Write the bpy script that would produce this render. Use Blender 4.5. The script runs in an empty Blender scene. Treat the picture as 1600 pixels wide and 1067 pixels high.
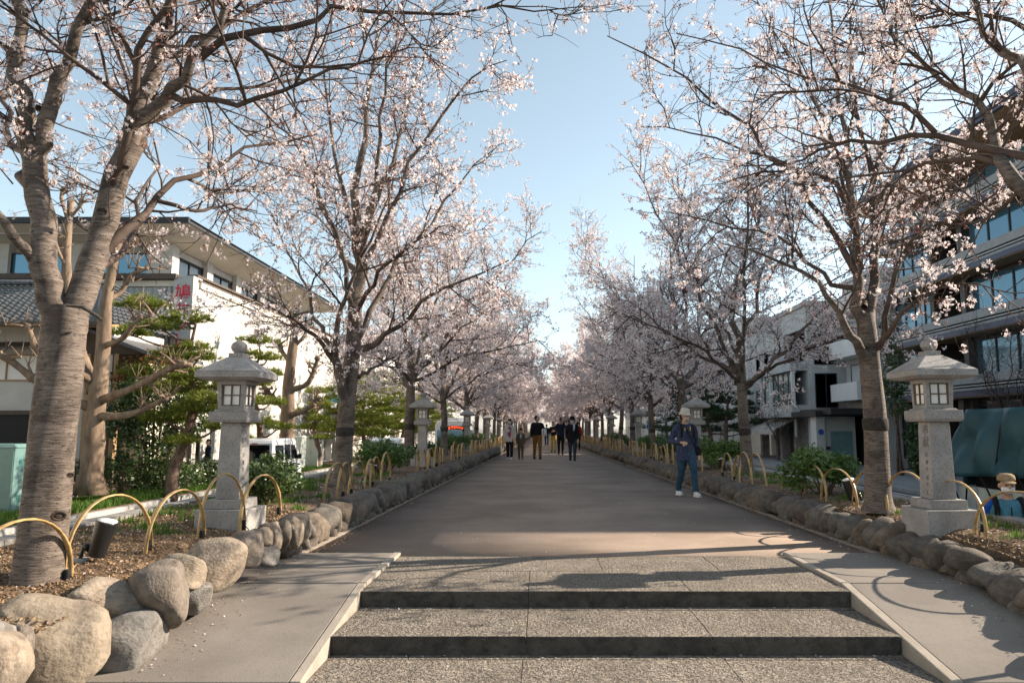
import bpy, bmesh, math, random
import numpy as np
from mathutils import Vector, Matrix, noise as mnoise
random.seed(7); np.random.seed(7)
SC = bpy.context.scene
COL = SC.collection
R = math.radians

# ------------------------------------------------------------------ camera
F = 1155.0; VPX = 847.0; PITCH = R(6.67); EYE = Vector((0, 0, 1.285))
cam_data = bpy.data.cameras.new('camera'); cam = bpy.data.objects.new('camera', cam_data); COL.objects.link(cam)
cam.location = EYE; cam.rotation_euler = (R(90) + PITCH, 0, 0)
cam_data.sensor_width = 36.0; cam_data.lens = F / 1600 * 36; cam_data.shift_x = -(VPX - 800) / 1600
cam_data.clip_start = 0.05; cam_data.clip_end = 4000
cam_data.dof.use_dof = True; cam_data.dof.focus_distance = 7.0; cam_data.dof.aperture_fstop = 4.0
SC.camera = cam

# ------------------------------------------------------------------ sky, sun, exposure
SUN_AZ = R(15.0)      # from +X towards +Y
SUN_EL = R(27.5)
S = Vector((math.cos(SUN_EL) * math.cos(SUN_AZ), math.cos(SUN_EL) * math.sin(SUN_AZ), math.sin(SUN_EL)))
world = bpy.data.worlds.new('World'); SC.world = world; world.use_nodes = True
wn = world.node_tree.nodes; wl = world.node_tree.links; wn.clear()
wo = wn.new('ShaderNodeOutputWorld'); wb = wn.new('ShaderNodeBackground'); ws = wn.new('ShaderNodeTexSky')
ws.sky_type = 'NISHITA'; ws.sun_disc = False; ws.sun_elevation = SUN_EL; ws.sun_rotation = math.pi / 2 - SUN_AZ
ws.air_density = 1.0; ws.dust_density = 0.7; ws.ozone_density = 2.2; ws.altitude = 20
wb.inputs['Strength'].default_value = 0.09
wh = wn.new('ShaderNodeHueSaturation'); wh.inputs['Saturation'].default_value = .62; wh.inputs['Value'].default_value = 1.12; wh.inputs['Hue'].default_value = .476
wl.new(ws.outputs[0], wh.inputs['Color']); wl.new(wh.outputs[0], wb.inputs[0]); wl.new(wb.outputs[0], wo.inputs[0])
sun_data = bpy.data.lights.new('sun', 'SUN'); sun_data.energy = 5.0; sun_data.angle = R(0.5); sun_data.color = (1.0, 0.85, 0.68)
sun = bpy.data.objects.new('sun', sun_data); COL.objects.link(sun)
sun.rotation_euler = S.to_track_quat('Z', 'Y').to_euler(); sun.location = (60, 20, 60)
SC.view_settings.view_transform = 'Standard'; SC.view_settings.look = 'None'
SC.view_settings.exposure = 1.25; SC.view_settings.gamma = 1.0
SC.render.engine = 'CYCLES'
SC.cycles.use_denoising = True
SC.cycles.max_bounces = 6; SC.cycles.diffuse_bounces = 3; SC.cycles.glossy_bounces = 3; SC.cycles.transmission_bounces = 4
SC.cycles.sample_clamp_indirect = 6

# ------------------------------------------------------------------ measuring helper: pixel of the photo + distance -> point
CP, SP = math.cos(PITCH), math.sin(PITCH)
def on_plane(px, py, z):
    u = (px - VPX) / F; v = (533.5 - py) / F
    d = Vector((u, CP - v * SP, SP + v * CP))
    return EYE + d * ((z - EYE.z) / d.z)
def at(px, py, Y):
    u = (px - VPX) / F; v = (533.5 - py) / F
    d = Vector((u, CP - v * SP, SP + v * CP))
    return EYE + d * (Y / d.y)

# ------------------------------------------------------------------ objects
def link(o, parent=None):
    COL.objects.link(o)
    if parent is not None: o.parent = parent
    return o
def tag(o, label=None, cat=None, group=None, kind=None):
    if label: o['label'] = label
    if cat: o['category'] = cat
    if group: o['group'] = group
    if kind: o['kind'] = kind
    return o
def thing(name, label, cat, loc=(0, 0, 0), rz=0, group=None):
    o = bpy.data.objects.new(name, None); o.empty_display_size = .1
    o.location = loc; o.rotation_euler = (0, 0, rz); link(o)
    return tag(o, label, cat, group, 'thing')
def obj(name, me, parent=None, loc=None, rot=None, scale=None):
    o = bpy.data.objects.new(name, me); link(o, parent)
    if loc is not None: o.location = loc
    if rot is not None: o.rotation_euler = rot
    if scale is not None: o.scale = scale
    return o
KIDS = {}
def dup(root, loc=None, rz=None, label=None, scale=None):
    def rec(o, parent):
        c = o.copy(); COL.objects.link(c)
        if parent is not None: c.parent = parent
        for ch in KIDS_OF(o): rec(ch, c)
        return c
    c = rec(root, None)
    if loc is not None: c.location = loc
    if rz is not None: c.rotation_euler = (0, 0, rz)
    if scale is not None: c.scale = (scale,) * 3
    if label: c['label'] = label
    return c
def KIDS_OF(o):
    return list(o.children)

def ordinal(n):
    one = 'zeroth first second third fourth fifth sixth seventh eighth ninth tenth eleventh twelfth thirteenth fourteenth fifteenth sixteenth seventeenth eighteenth nineteenth'.split()
    ten = {2: ('twentieth', 'twenty'), 3: ('thirtieth', 'thirty'), 4: ('fortieth', 'forty')}
    return one[n] if n < 20 else (ten[n // 10][0] if n % 10 == 0 else ten[n // 10][1] + '-' + one[n % 10])
class MB:
    """collects shapes into one mesh"""
    def __init__(s): s.v = []; s.f = []
    def add(s, vs, fs):
        n = len(s.v); s.v.extend([tuple(p) for p in vs]); s.f.extend([tuple(i + n for i in f) for f in fs]); return s
    def box(s, c, d, rz=0, M=None):
        x, y, z = d[0] / 2, d[1] / 2, d[2] / 2
        vs = [Vector(p) for p in ((-x, -y, -z), (x, -y, -z), (x, y, -z), (-x, y, -z), (-x, -y, z), (x, -y, z), (x, y, z), (-x, y, z))]
        if M is not None: vs = [M @ p for p in vs]
        elif rz:
            Q = Matrix.Rotation(rz, 3, 'Z'); vs = [Q @ p for p in vs]
        vs = [p + Vector(c) for p in vs]
        return s.add(vs, [(0, 3, 2, 1), (4, 5, 6, 7), (0, 1, 5, 4), (1, 2, 6, 5), (2, 3, 7, 6), (3, 0, 4, 7)])
    def box2(s, a, b):
        return s.box([(p + q) / 2 for p, q in zip(a, b)], [abs(q - p) for p, q in zip(a, b)])
    def frustum(s, c, b, t, h):
        """square frustum, base centre c, base (bx,by), top (tx,ty), height h"""
        vs = [(c[0] + sx * b[0] / 2, c[1] + sy * b[1] / 2, c[2]) for sx, sy in ((-1, -1), (1, -1), (1, 1), (-1, 1))]
        vs += [(c[0] + sx * t[0] / 2, c[1] + sy * t[1] / 2, c[2] + h) for sx, sy in ((-1, -1), (1, -1), (1, 1), (-1, 1))]
        return s.add(vs, [(0, 3, 2, 1), (4, 5, 6, 7), (0, 1, 5, 4), (1, 2, 6, 5), (2, 3, 7, 6), (3, 0, 4, 7)])
    def prism(s, prof, a, b, axis='x'):
        """profile of (u,v) pairs extruded from a to b along axis"""
        n = len(prof)
        def P(u, v, w): return (w, u, v) if axis == 'x' else ((u, w, v) if axis == 'y' else (u, v, w))
        vs = [P(u, v, a) for u, v in prof] + [P(u, v, b) for u, v in prof]
        fs = [tuple(range(n)), tuple(range(2 * n - 1, n - 1, -1))] + [(i, i + n, (i + 1) % n + n, (i + 1) % n) for i in range(n)]
        return s.add(vs, fs)
    def lathe(s, prof, n=16, c=(0, 0, 0), ph=0):
        vs = []; fs = []
        for r, z in prof:
            for k in range(n):
                a = 2 * math.pi * k / n + ph; vs.append((c[0] + r * math.cos(a), c[1] + r * math.sin(a), c[2] + z))
        for j in range(len(prof) - 1):
            for k in range(n):
                k2 = (k + 1) % n; fs.append((j * n + k, j * n + k2, (j + 1) * n + k2, (j + 1) * n + k))
        fs.append(tuple(range(n - 1, -1, -1))); fs.append(tuple((len(prof) - 1) * n + k for k in range(n)))
        return s.add(vs, fs)
    def tube(s, pts, rad, n=8, flat=1.0, up=(0, 0, 1)):
        pts = [Vector(p) for p in pts]; N = len(pts)
        if not hasattr(rad, '__len__'): rad = [rad] * N
        vs = []; fs = []; u = None
        for i, p in enumerate(pts):
            t = (pts[min(i + 1, N - 1)] - pts[max(i - 1, 0)]).normalized()
            if u is None:
                u = t.cross(Vector(up))
                if u.length < 1e-3: u = t.cross(Vector((1, 0.01, 0)))
            else: u = u - t * u.dot(t)
            u.normalize(); w = t.cross(u)
            for k in range(n):
                a = 2 * math.pi * k / n
                vs.append(p + u * (math.cos(a) * rad[i]) + w * (math.sin(a) * rad[i] * flat))
        for i in range(N - 1):
            for k in range(n):
                k2 = (k + 1) % n; fs.append((i * n + k, i * n + k2, (i + 1) * n + k2, (i + 1) * n + k))
        fs.append(tuple(range(n - 1, -1, -1))); fs.append(tuple((N - 1) * n + k for k in range(n)))
        return s.add(vs, fs)
    def ellip(s, c, r, nu=12, nv=8, M=None):
        vs = []; fs = []
        for j in range(1, nv):
            th = math.pi * j / nv
            for k in range(nu):
                a = 2 * math.pi * k / nu
                p = Vector((r[0] * math.sin(th) * math.cos(a), r[1] * math.sin(th) * math.sin(a), r[2] * math.cos(th)))
                if M is not None: p = M @ p
                vs.append(p + Vector(c))
        top = Vector((0, 0, r[2])); bot = Vector((0, 0, -r[2]))
        if M is not None: top = M @ top; bot = M @ bot
        vs.append(top + Vector(c)); vs.append(bot + Vector(c)); T = len(vs) - 2; B = len(vs) - 1
        for j in range(nv - 2):
            for k in range(nu):
                k2 = (k + 1) % nu; fs.append((j * nu + k, (j + 1) * nu + k, (j + 1) * nu + k2, j * nu + k2))
        for k in range(nu):
            k2 = (k + 1) % nu; fs.append((T, k, k2)); fs.append((B, (nv - 2) * nu + k2, (nv - 2) * nu + k))
        return s.add(vs, fs)
    def mesh(s, name, m, smooth=False):
        me = bpy.data.meshes.new(name); me.from_pydata(s.v, [], s.f)
        if m is not None: me.materials.append(m)
        if smooth: me.polygons.foreach_set('use_smooth', [True] * len(me.polygons))
        me.update(); return me
    def build(s, name, m, parent=None, smooth=False, bevel=0, seg=2, loc=None):
        o = obj(name, s.mesh(name, m, smooth), parent, loc)
        if bevel:
            b = o.modifiers.new('bevel', 'BEVEL'); b.width = bevel; b.segments = seg; b.limit_method = 'ANGLE'; b.angle_limit = R(35)
        return o

def np_mesh(name, V, faces, m, smooth=False):
    """faces: (N,k) int array"""
    me = bpy.data.meshes.new(name); V = np.asarray(V, dtype=np.float32); faces = np.asarray(faces, dtype=np.int32)
    me.vertices.add(len(V)); me.vertices.foreach_set('co', V.ravel())
    k = faces.shape[1]; n = len(faces)
    me.loops.add(n * k); me.loops.foreach_set('vertex_index', faces.ravel())
    me.polygons.add(n); me.polygons.foreach_set('loop_start', np.arange(0, n * k, k, dtype=np.int32))
    me.polygons.foreach_set('loop_total', np.full(n, k, dtype=np.int32))
    if smooth: me.polygons.foreach_set('use_smooth', np.ones(n, dtype=bool))
    if m is not None: me.materials.append(m)
    me.update(calc_edges=True); return me

# ------------------------------------------------------------------ materials
MATS = {}
def bark_material():
    """cherry bark: silvery brown with fine horizontal lenticels, darker scabby patches"""
    m = bpy.data.materials.new('bark'); m.use_nodes = True; N = m.node_tree.nodes; L = m.node_tree.links; b = N['Principled BSDF']
    b.inputs['Roughness'].default_value = .78; b.inputs['Specular IOR Level'].default_value = .35
    tc = N.new('ShaderNodeTexCoord')
    def layer(sc, st, lo, hi, det=6, dist=0):
        mp = N.new('ShaderNodeMapping'); mp.inputs['Scale'].default_value = st; L.new(tc.outputs['Object'], mp.inputs[0])
        n = N.new('ShaderNodeTexNoise'); n.inputs['Scale'].default_value = sc; n.inputs['Detail'].default_value = det; n.inputs['Roughness'].default_value = .62; n.inputs['Distortion'].default_value = dist
        L.new(mp.outputs[0], n.inputs['Vector']); r = N.new('ShaderNodeMapRange'); r.inputs['From Min'].default_value = lo; r.inputs['From Max'].default_value = hi; L.new(n.outputs[0], r.inputs[0]); return r.outputs[0]
    streak = layer(9, (1, 1, 7), .36, .66); patch = layer(2.6, (1, 1, 1.2), .48, .60, 6, .8); lent = layer(19, (1, 1, 4.5), .60, .66, 3); fleck = layer(40, (1, 1, 3), .60, .72, 3)
    def mix(f, a, c, amt=1.0):
        x = N.new('ShaderNodeMix'); x.data_type = 'RGBA'
        if amt < 1: q = N.new('ShaderNodeMath'); q.operation = 'MULTIPLY'; q.inputs[1].default_value = amt; L.new(f, q.inputs[0]); f = q.outputs[0]
        L.new(f, x.inputs['Factor'])
        for s_, v in (('A', a), ('B', c)):
            if isinstance(v, tuple): x.inputs[s_].default_value = (*v, 1)
            else: L.new(v, x.inputs[s_])
        return x.outputs['Result']
    c = mix(streak, (.09, .069, .056), (.20, .164, .138)); c = mix(patch, c, (.045, .034, .028), .85); c = mix(lent, c, (.018, .013, .010), .95); c = mix(fleck, c, (.34, .29, .25), .5)
    L.new(c, b.inputs['Base Color'])
    h = N.new('ShaderNodeMath'); h.operation = 'MULTIPLY_ADD'; h.inputs[1].default_value = -1.6; L.new(lent, h.inputs[0]); L.new(streak, h.inputs[2])
    h2 = N.new('ShaderNodeMath'); h2.operation = 'ADD'; L.new(h.outputs[0], h2.inputs[0]); L.new(fleck, h2.inputs[1])
    bp = N.new('ShaderNodeBump'); bp.inputs['Strength'].default_value = .6; bp.inputs['Distance'].default_value = .006; L.new(h2.outputs[0], bp.inputs['Height']); L.new(bp.outputs[0], b.inputs['Normal'])
    m.diffuse_color = (.15, .12, .1, 1); MATS['bark'] = m
def mat(name, col, col2=None, scale=8, rough=.75, bump=0, bscale=None, stretch=(1, 1, 1), spec=.35, metal=0, detail=6, coords='Object',
        lo=.38, hi=.62, mottle=None, bdist=.01, trans=0):
    m = bpy.data.materials.new(name); m.use_nodes = True; nt = m.node_tree; N = nt.nodes; L = nt.links
    b = N['Principled BSDF']; b.inputs['Roughness'].default_value = rough; b.inputs['Metallic'].default_value = metal
    b.inputs['Specular IOR Level'].default_value = spec
    b.inputs['Base Color'].default_value = (*col, 1)
    m.diffuse_color = (*col, 1)
    tc = N.new('ShaderNodeTexCoord'); mp = N.new('ShaderNodeMapping'); L.new(tc.outputs[coords], mp.inputs[0])
    mp.inputs['Scale'].default_value = stretch
    c_out = None
    if col2 is not None:
        n = N.new('ShaderNodeTexNoise'); n.inputs['Scale'].default_value = scale; n.inputs['Detail'].default_value = detail; n.inputs['Roughness'].default_value = .6
        L.new(mp.outputs[0], n.inputs['Vector'])
        r = N.new('ShaderNodeMapRange'); r.inputs['From Min'].default_value = lo; r.inputs['From Max'].default_value = hi
        L.new(n.outputs[0], r.inputs[0])
        x = N.new('ShaderNodeMix'); x.data_type = 'RGBA'; x.inputs['A'].default_value = (*col, 1); x.inputs['B'].default_value = (*col2, 1)
        L.new(r.outputs[0], x.inputs['Factor']); c_out = x.outputs['Result']
    if mottle is not None:   # (colour, scale, amount): a second, finer or coarser layer of specks
        mc, ms, ma = mottle[:3]
        n2 = N.new('ShaderNodeTexNoise'); n2.inputs['Scale'].default_value = ms; n2.inputs['Detail'].default_value = 3
        L.new(mp.outputs[0], n2.inputs['Vector'])
        r2 = N.new('ShaderNodeMapRange'); r2.inputs['From Min'].default_value = .52; r2.inputs['From Max'].default_value = .68; r2.inputs['To Max'].default_value = ma
        L.new(n2.outputs[0], r2.inputs[0])
        x2 = N.new('ShaderNodeMix'); x2.data_type = 'RGBA'; x2.inputs['B'].default_value = (*mc, 1); x2.inputs['A'].default_value = (*col, 1)
        L.new(r2.outputs[0], x2.inputs['Factor'])
        if c_out is not None: L.new(c_out, x2.inputs['A'])
        c_out = x2.outputs['Result']
    if c_out is not None: L.new(c_out, b.inputs['Base Color'])
    if bump:
        n3 = N.new('ShaderNodeTexNoise'); n3.inputs['Scale'].default_value = bscale or scale * 4; n3.inputs['Detail'].default_value = 5
        L.new(mp.outputs[0], n3.inputs['Vector'])
        bp = N.new('ShaderNodeBump'); bp.inputs['Strength'].default_value = bump; bp.inputs['Distance'].default_value = bdist
        L.new(n3.outputs[0], bp.inputs['Height']); L.new(bp.outputs[0], b.inputs['Normal'])
    if trans:
        t = N.new('ShaderNodeBsdfTranslucent'); t.inputs[0].default_value = (*col, 1)
        if c_out is not None: L.new(c_out, t.inputs[0])
        mx = N.new('ShaderNodeMixShader'); mx.inputs[0].default_value = trans
        L.new(b.outputs[0], mx.inputs[1]); L.new(t.outputs[0], mx.inputs[2]); L.new(mx.outputs[0], N['Material Output'].inputs[0])
    MATS[name] = m; return m
def island_mat(name, cols, rough=.6, trans=.4, spec=.3):
    """petals and leaves: the colour varies from piece to piece"""
    m = bpy.data.materials.new(name); m.use_nodes = True; N = m.node_tree.nodes; L = m.node_tree.links
    b = N['Principled BSDF']; b.inputs['Roughness'].default_value = rough; b.inputs['Specular IOR Level'].default_value = spec
    g = N.new('ShaderNodeNewGeometry'); cr = N.new('ShaderNodeValToRGB')
    L.new(g.outputs['Random Per Island'], cr.inputs[0])
    e = cr.color_ramp.elements
    while len(e) < len(cols): e.new(.5)
    for i, c in enumerate(cols): e[i].position = i / (len(cols) - 1); e[i].color = (*c, 1)
    L.new(cr.outputs[0], b.inputs['Base Color'])
    t = N.new('ShaderNodeBsdfTranslucent'); L.new(cr.outputs[0], t.inputs[0])
    mx = N.new('ShaderNodeMixShader'); mx.inputs[0].default_value = trans
    L.new(b.outputs[0], mx.inputs[1]); L.new(t.outputs[0], mx.inputs[2]); L.new(mx.outputs[0], N['Material Output'].inputs[0])
    m.diffuse_color = (*cols[0], 1)
    MATS[name] = m; return m

bark_material()
mat('branch_bark', (.045, .031, .025), (.095, .066, .052), scale=7, rough=.8)
mat('scar', (.03, .022, .018), (.07, .05, .04), scale=25, rough=.95, bump=.8, bscale=40)
mat('joint_dark', (.02, .018, .016), rough=.95)
mat('wrap', (.022, .019, .017), (.05, .043, .037), scale=30, rough=.95)
mat('pollard_bark', (.13, .092, .066), (.25, .185, .13), scale=4, stretch=(1, 1, .35), rough=.9, bump=.7, bscale=10, bdist=.03)
mat('pine_bark', (.10, .065, .05), (.22, .15, .11), scale=7, rough=.95, bump=.8, bscale=12, bdist=.02)
island_mat('petal', [(.72, .595, .605), (.79, .71, .705), (.81, .75, .74), (.76, .66, .66)], trans=.42)
island_mat('bud', [(.26, .085, .06), (.40, .17, .13), (.19, .07, .045), (.50, .26, .22)], trans=.15)
island_mat('needle', [(.075, .12, .02), (.22, .26, .035), (.13, .18, .03), (.30, .29, .05)], trans=.4)
island_mat('needle_dark', [(.02, .045, .02), (.045, .085, .03), (.03, .06, .022), (.06, .10, .035)], trans=.2)
island_mat('leaf', [(.03, .062, .018), (.075, .12, .03), (.05, .09, .022), (.10, .14, .04)], rough=.38, trans=.22, spec=.5)
island_mat('leaf_bright', [(.05, .11, .02), (.11, .19, .035), (.08, .15, .03), (.14, .21, .05)], rough=.4, trans=.25, spec=.5)
island_mat('leaf_bronze', [(.20, .075, .025), (.30, .12, .04), (.12, .12, .03), (.10, .14, .03)], rough=.45, trans=.3)
island_mat('grass_blade', [(.05, .11, .015), (.10, .19, .025), (.07, .15, .02), (.13, .20, .04)], trans=.35)
island_mat('litter', [(.20, .125, .065), (.32, .22, .125), (.12, .075, .045), (.42, .32, .21)], trans=.1, rough=.9)
mat('soil', (.115, .075, .048), (.20, .135, .085), scale=5, rough=.95, bump=1.0, bscale=42, mottle=((.055, .038, .028), 22, .8), bdist=.03)
mat('granite', (.25, .238, .228), (.35, .335, .32), scale=3.5, rough=.88, bump=.45, bscale=80, mottle=((.15, .143, .138), 48, .65), bdist=.006)
mat('granite_dark', (.22, .205, .19), (.33, .31, .29), scale=4, rough=.9, bump=.5, bscale=60, mottle=((.10, .09, .075), 7, .8), bdist=.01)
mat('paper', (.78, .77, .74), rough=.8)
mat('lattice', (.10, .075, .055), rough=.7)
mat('engraving', (.15, .145, .14), rough=.9)
for i, (a, b2) in enumerate([((.185, .15, .115), (.28, .235, .18)), ((.13, .125, .118), (.215, .20, .185)), ((.215, .172, .132), (.315, .262, .205)), ((.12, .10, .085), (.20, .17, .14)), ((.075, .063, .054), (.14, .12, .10)), ((.095, .085, .075), (.155, .14, .122)), ((.10, .08, .062), (.18, .145, .11))]):
    mat('boulder_%d' % i, a, b2, scale=2.2, rough=.9, bump=.5, bscale=11, mottle=((.085, .07, .055), 5, .55), bdist=.02)
mat('bamboo', (.33, .215, .085), (.45, .315, .14), scale=6, rough=.42, spec=.45, stretch=(1, 1, 1), mottle=((.16, .095, .04), 14, .75))
mat('cord', (.012, .012, .012), rough=.8)
mat('path', (.20, .152, .12), (.29, .225, .18), scale=.7, rough=.88, bump=.5, bscale=160, mottle=((.12, .088, .07), 60, .5), bdist=.006)
mat('asphalt', (.075, .078, .082), (.105, .107, .11), scale=2.0, rough=.85, bump=.4, bscale=120, bdist=.006)
mat('pavement', (.24, .245, .25), (.30, .305, .31), scale=1.6, rough=.85, bump=.2, bscale=60)
mat('kerb', (.30, .295, .285), (.38, .375, .36), scale=4, rough=.85, bump=.2)
mat('line_paint', (.72, .72, .70), (.55, .55, .53), scale=9, rough=.7)
mat('ground', (.16, .155, .14), (.21, .20, .185), scale=.6, rough=.95)
mat('white_wall', (.46, .445, .415), (.53, .515, .485), scale=1.2, rough=.75)
mat('cream', (.62, .57, .48), (.68, .63, .54), scale=1.5, rough=.8)
mat('grey_wall', (.40, .41, .40), (.46, .47, .46), scale=1.0, rough=.85)
mat('pale_wall', (.62, .62, .60), (.68, .68, .66), scale=1.0, rough=.85)
mat('dark_trim', (.025, .024, .024), rough=.5)
mat('brown_trim', (.075, .055, .042), (.10, .075, .058), scale=5, rough=.7)
mat('bronze', (.06, .052, .048), rough=.45, metal=.3)
mat('band_grey', (.27, .265, .26), (.32, .315, .31), scale=3, rough=.6)
mat('black_void', (.008, .008, .009), rough=.6)
mat('timber', (.30, .19, .10), (.40, .26, .14), scale=6, rough=.65)
mat('glass', (.10, .17, .22), rough=.03, spec=1.0, metal=.72)
mat('glass_blue', (.10, .22, .30), rough=.05, spec=1.0, metal=.55)
mat('glass_dark', (.012, .016, .018), rough=.04, spec=.9)
mat('glass_teal', (.10, .15, .15), (.16, .215, .215), scale=3, stretch=(9, 9, .3), rough=.15, spec=.8, metal=.05)
mat('edging', (.17, .14, .115), (.22, .185, .155), scale=4, rough=.9)
mat('curtain', (.30, .37, .36), (.42, .48, .46), scale=3, stretch=(14, 14, .2), rough=.7)
mat('roof_tile', (.075, .078, .085), (.13, .135, .145), scale=8, rough=.5, bump=.2)
mat('concrete', (.33, .32, .305), (.40, .39, .37), scale=3, rough=.9, bump=.2, bscale=30)
mat('teal_box', (.11, .205, .20), (.14, .24, .235), scale=3, rough=.45, spec=.4)
mat('pale_box', (.50, .55, .50), (.56, .60, .55), scale=3, rough=.5)
mat('teal_metal', (.05, .22, .20), rough=.5, spec=.4)
mat('black_metal', (.015, .015, .016), rough=.35, spec=.5)
mat('white_paint', (.78, .78, .77), rough=.3, spec=.5)
mat('car_paint', (.74, .76, .78), rough=.22, spec=.6)
mat('rubber', (.015, .015, .015), rough=.85)
mat('chrome', (.6, .6, .6), rough=.2, metal=1)
mat('red_lamp', (.45, .02, .015), rough=.3)
mat('amber_lamp', (.7, .25, .02), rough=.3)
mat('red_letter', (.56, .018, .045), rough=.5)
mat('tarp', (.010, .050, .062), (.018, .075, .090), scale=2.5, rough=.5, spec=.4, bump=.25, bscale=9, bdist=.03)
mat('grey_panel', (.36, .36, .345), (.42, .42, .40), scale=3, rough=.6)
mat('sign_blue', (.03, .10, .34), rough=.5)
mat('sign_navy', (.05, .055, .09), rough=.4)
mat('yellow', (.75, .50, .04), rough=.5)
mat('green_panel', (.02, .16, .05), rough=.5)
mat('old_wood', (.22, .16, .11), (.30, .225, .16), scale=6, rough=.9)
# ================================================================== levels and lines of the avenue
ROAD_Z = -1.0; SOIL_Z = .34
def left_edge(y):  return -2.5 + .016 * (min(max(y, 2.0), 60) - 8)
def right_edge(y): return 3.46 - .025 * (min(max(y, 8.0), 60) - 8) + (.03 * (8 - y) if y < 8 else 0)
BED_L, BED_R = -4.4, 4.75
def structure(o): return tag(o, kind='structure')

def tread_material():
    m = mat('tread_stone', (.31, .27, .225), (.41, .36, .30), scale=3.0, rough=.92, mottle=((.085, .075, .064), 60, .6))
    N = m.node_tree.nodes; L = m.node_tree.links; b = N['Principled BSDF']
    tc = N.new('ShaderNodeTexCoord')
    vals = []
    for sc, lo, hi in ((46, .40, .58), (95, .40, .60), (5, .3, .7)):
        n = N.new('ShaderNodeTexNoise'); n.inputs['Scale'].default_value = sc; n.inputs['Detail'].default_value = 2.5; n.inputs['Distortion'].default_value = .6
        L.new(tc.outputs['Object'], n.inputs['Vector'])
        r = N.new('ShaderNodeMapRange'); r.inputs['From Min'].default_value = lo; r.inputs['From Max'].default_value = hi; r.interpolation_type = 'SMOOTHSTEP'
        L.new(n.outputs[0], r.inputs[0]); vals.append(r)
    a = N.new('ShaderNodeMath'); a.operation = 'MULTIPLY_ADD'; a.inputs[1].default_value = .45; L.new(vals[1].outputs[0], a.inputs[0]); L.new(vals[0].outputs[0], a.inputs[2])
    a2 = N.new('ShaderNodeMath'); a2.operation = 'MULTIPLY_ADD'; a2.inputs[1].default_value = .8; L.new(vals[2].outputs[0], a2.inputs[0]); L.new(a.outputs[0], a2.inputs[2])
    src = b.inputs['Base Color'].links[0].from_socket   # pits painted darker, for their shade as well as grime
    pr = N.new('ShaderNodeMapRange'); pr.inputs['From Min'].default_value = .12; pr.inputs['From Max'].default_value = .62; L.new(a.outputs[0], pr.inputs[0])
    pm = N.new('ShaderNodeMix'); pm.data_type = 'RGBA'; pm.inputs['A'].default_value = (.105, .09, .076, 1); L.new(pr.outputs[0], pm.inputs['Factor']); L.new(src, pm.inputs['B']); L.new(pm.outputs['Result'], b.inputs['Base Color'])
    bp = N.new('ShaderNodeBump'); bp.inputs['Strength'].default_value = 1.0; bp.inputs['Distance'].default_value = .030
    L.new(a2.outputs[0], bp.inputs['Height']); L.new(bp.outputs[0], b.inputs['Normal'])
    return m
tread_material()
mat('riser_shade', (.045, .04, .035), (.085, .075, .065), scale=7, rough=.95, bump=1.0, bscale=22, mottle=((.03, .027, .023), 12, .7), bdist=.03)  # slab fronts: the risers' shade is painted in as a darker colour
mat('ramp_stone', (.175, .155, .136), (.225, .202, .176), scale=1.4, rough=.9, bump=.45, bscale=130, mottle=((.13, .115, .10), 90, .5), bdist=.005)
mat('ramp_side', (.28, .245, .205), (.34, .30, .255), scale=5, rough=.9, bump=.3, bscale=60)

# ground sheet, roads, pavements, kerbs
def sheet(name, x0, x1, y0, y1, z, m, nx=1, ny=1):
    xs = np.linspace(x0, x1, nx + 1); ys = np.linspace(y0, y1, ny + 1)
    V = np.array([(x, y, z) for y in ys for x in xs])
    Fc = [(j * (nx + 1) + i, j * (nx + 1) + i + 1, (j + 1) * (nx + 1) + i + 1, (j + 1) * (nx + 1) + i) for j in range(ny) for i in range(nx)]
    return structure(obj(name, np_mesh(name, V, Fc, MATS[m])))
sheet('ground', -900, 900, -300, 1500, ROAD_Z - .03, 'ground')
sheet('road', -11.6, BED_L + .02, -30, 400, ROAD_Z, 'asphalt')
sheet('road', BED_R - .02, 13.0, -30, 400, ROAD_Z, 'asphalt')
sheet('forecourt', BED_L + .02, BED_R - .02, -30, 1.0, ROAD_Z, 'pavement')
mb = MB(); mb.box2((-15.2, -30, ROAD_Z - .03), (-13.9, 400, ROAD_Z + .12)); structure(mb.build('pavement', MATS['pavement']))
mb = MB(); mb.box2((13.15, -30, ROAD_Z - .03), (19.0, 400, ROAD_Z + .12)); structure(mb.build('pavement', MATS['pavement']))
kerb_me = MB().box2((-.075, 0, -.03), (.075, 2.96, .13)).mesh('kerb_stone', MATS['kerb'])
for x in (-11.6, 13.075):
    kb = structure(obj('kerb', MB().box2((x - .07, -30, ROAD_Z - .03), (x + .07, 400, ROAD_Z + .10)).mesh('kerb', MATS['kerb'])))
    for k in range(25):
        obj('kerb_stone', kerb_me, kb, (x, 3 + k * 3.0, ROAD_Z))
mb = MB(); mb.box2((-13.9, 2, ROAD_Z - .02), (-11.67, 95, ROAD_Z + .15)); structure(mb.build('verge', MATS['soil']))
for x, w in ((12.5, .14), (-5.0, .13), (-11.1, .13), (5.3, .14)):
    sheet('road_marking', x - w / 2, x + w / 2, -10, 300, ROAD_Z + .004, 'line_paint')
for k in range(20):
    sheet('road_marking', -8.1, -7.97, 6 + k * 10, 11 + k * 10, ROAD_Z + .004, 'line_paint')
    sheet('road_marking', 8.9, 9.03, 6 + k * 10, 11 + k * 10, ROAD_Z + .004, 'line_paint')

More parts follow.
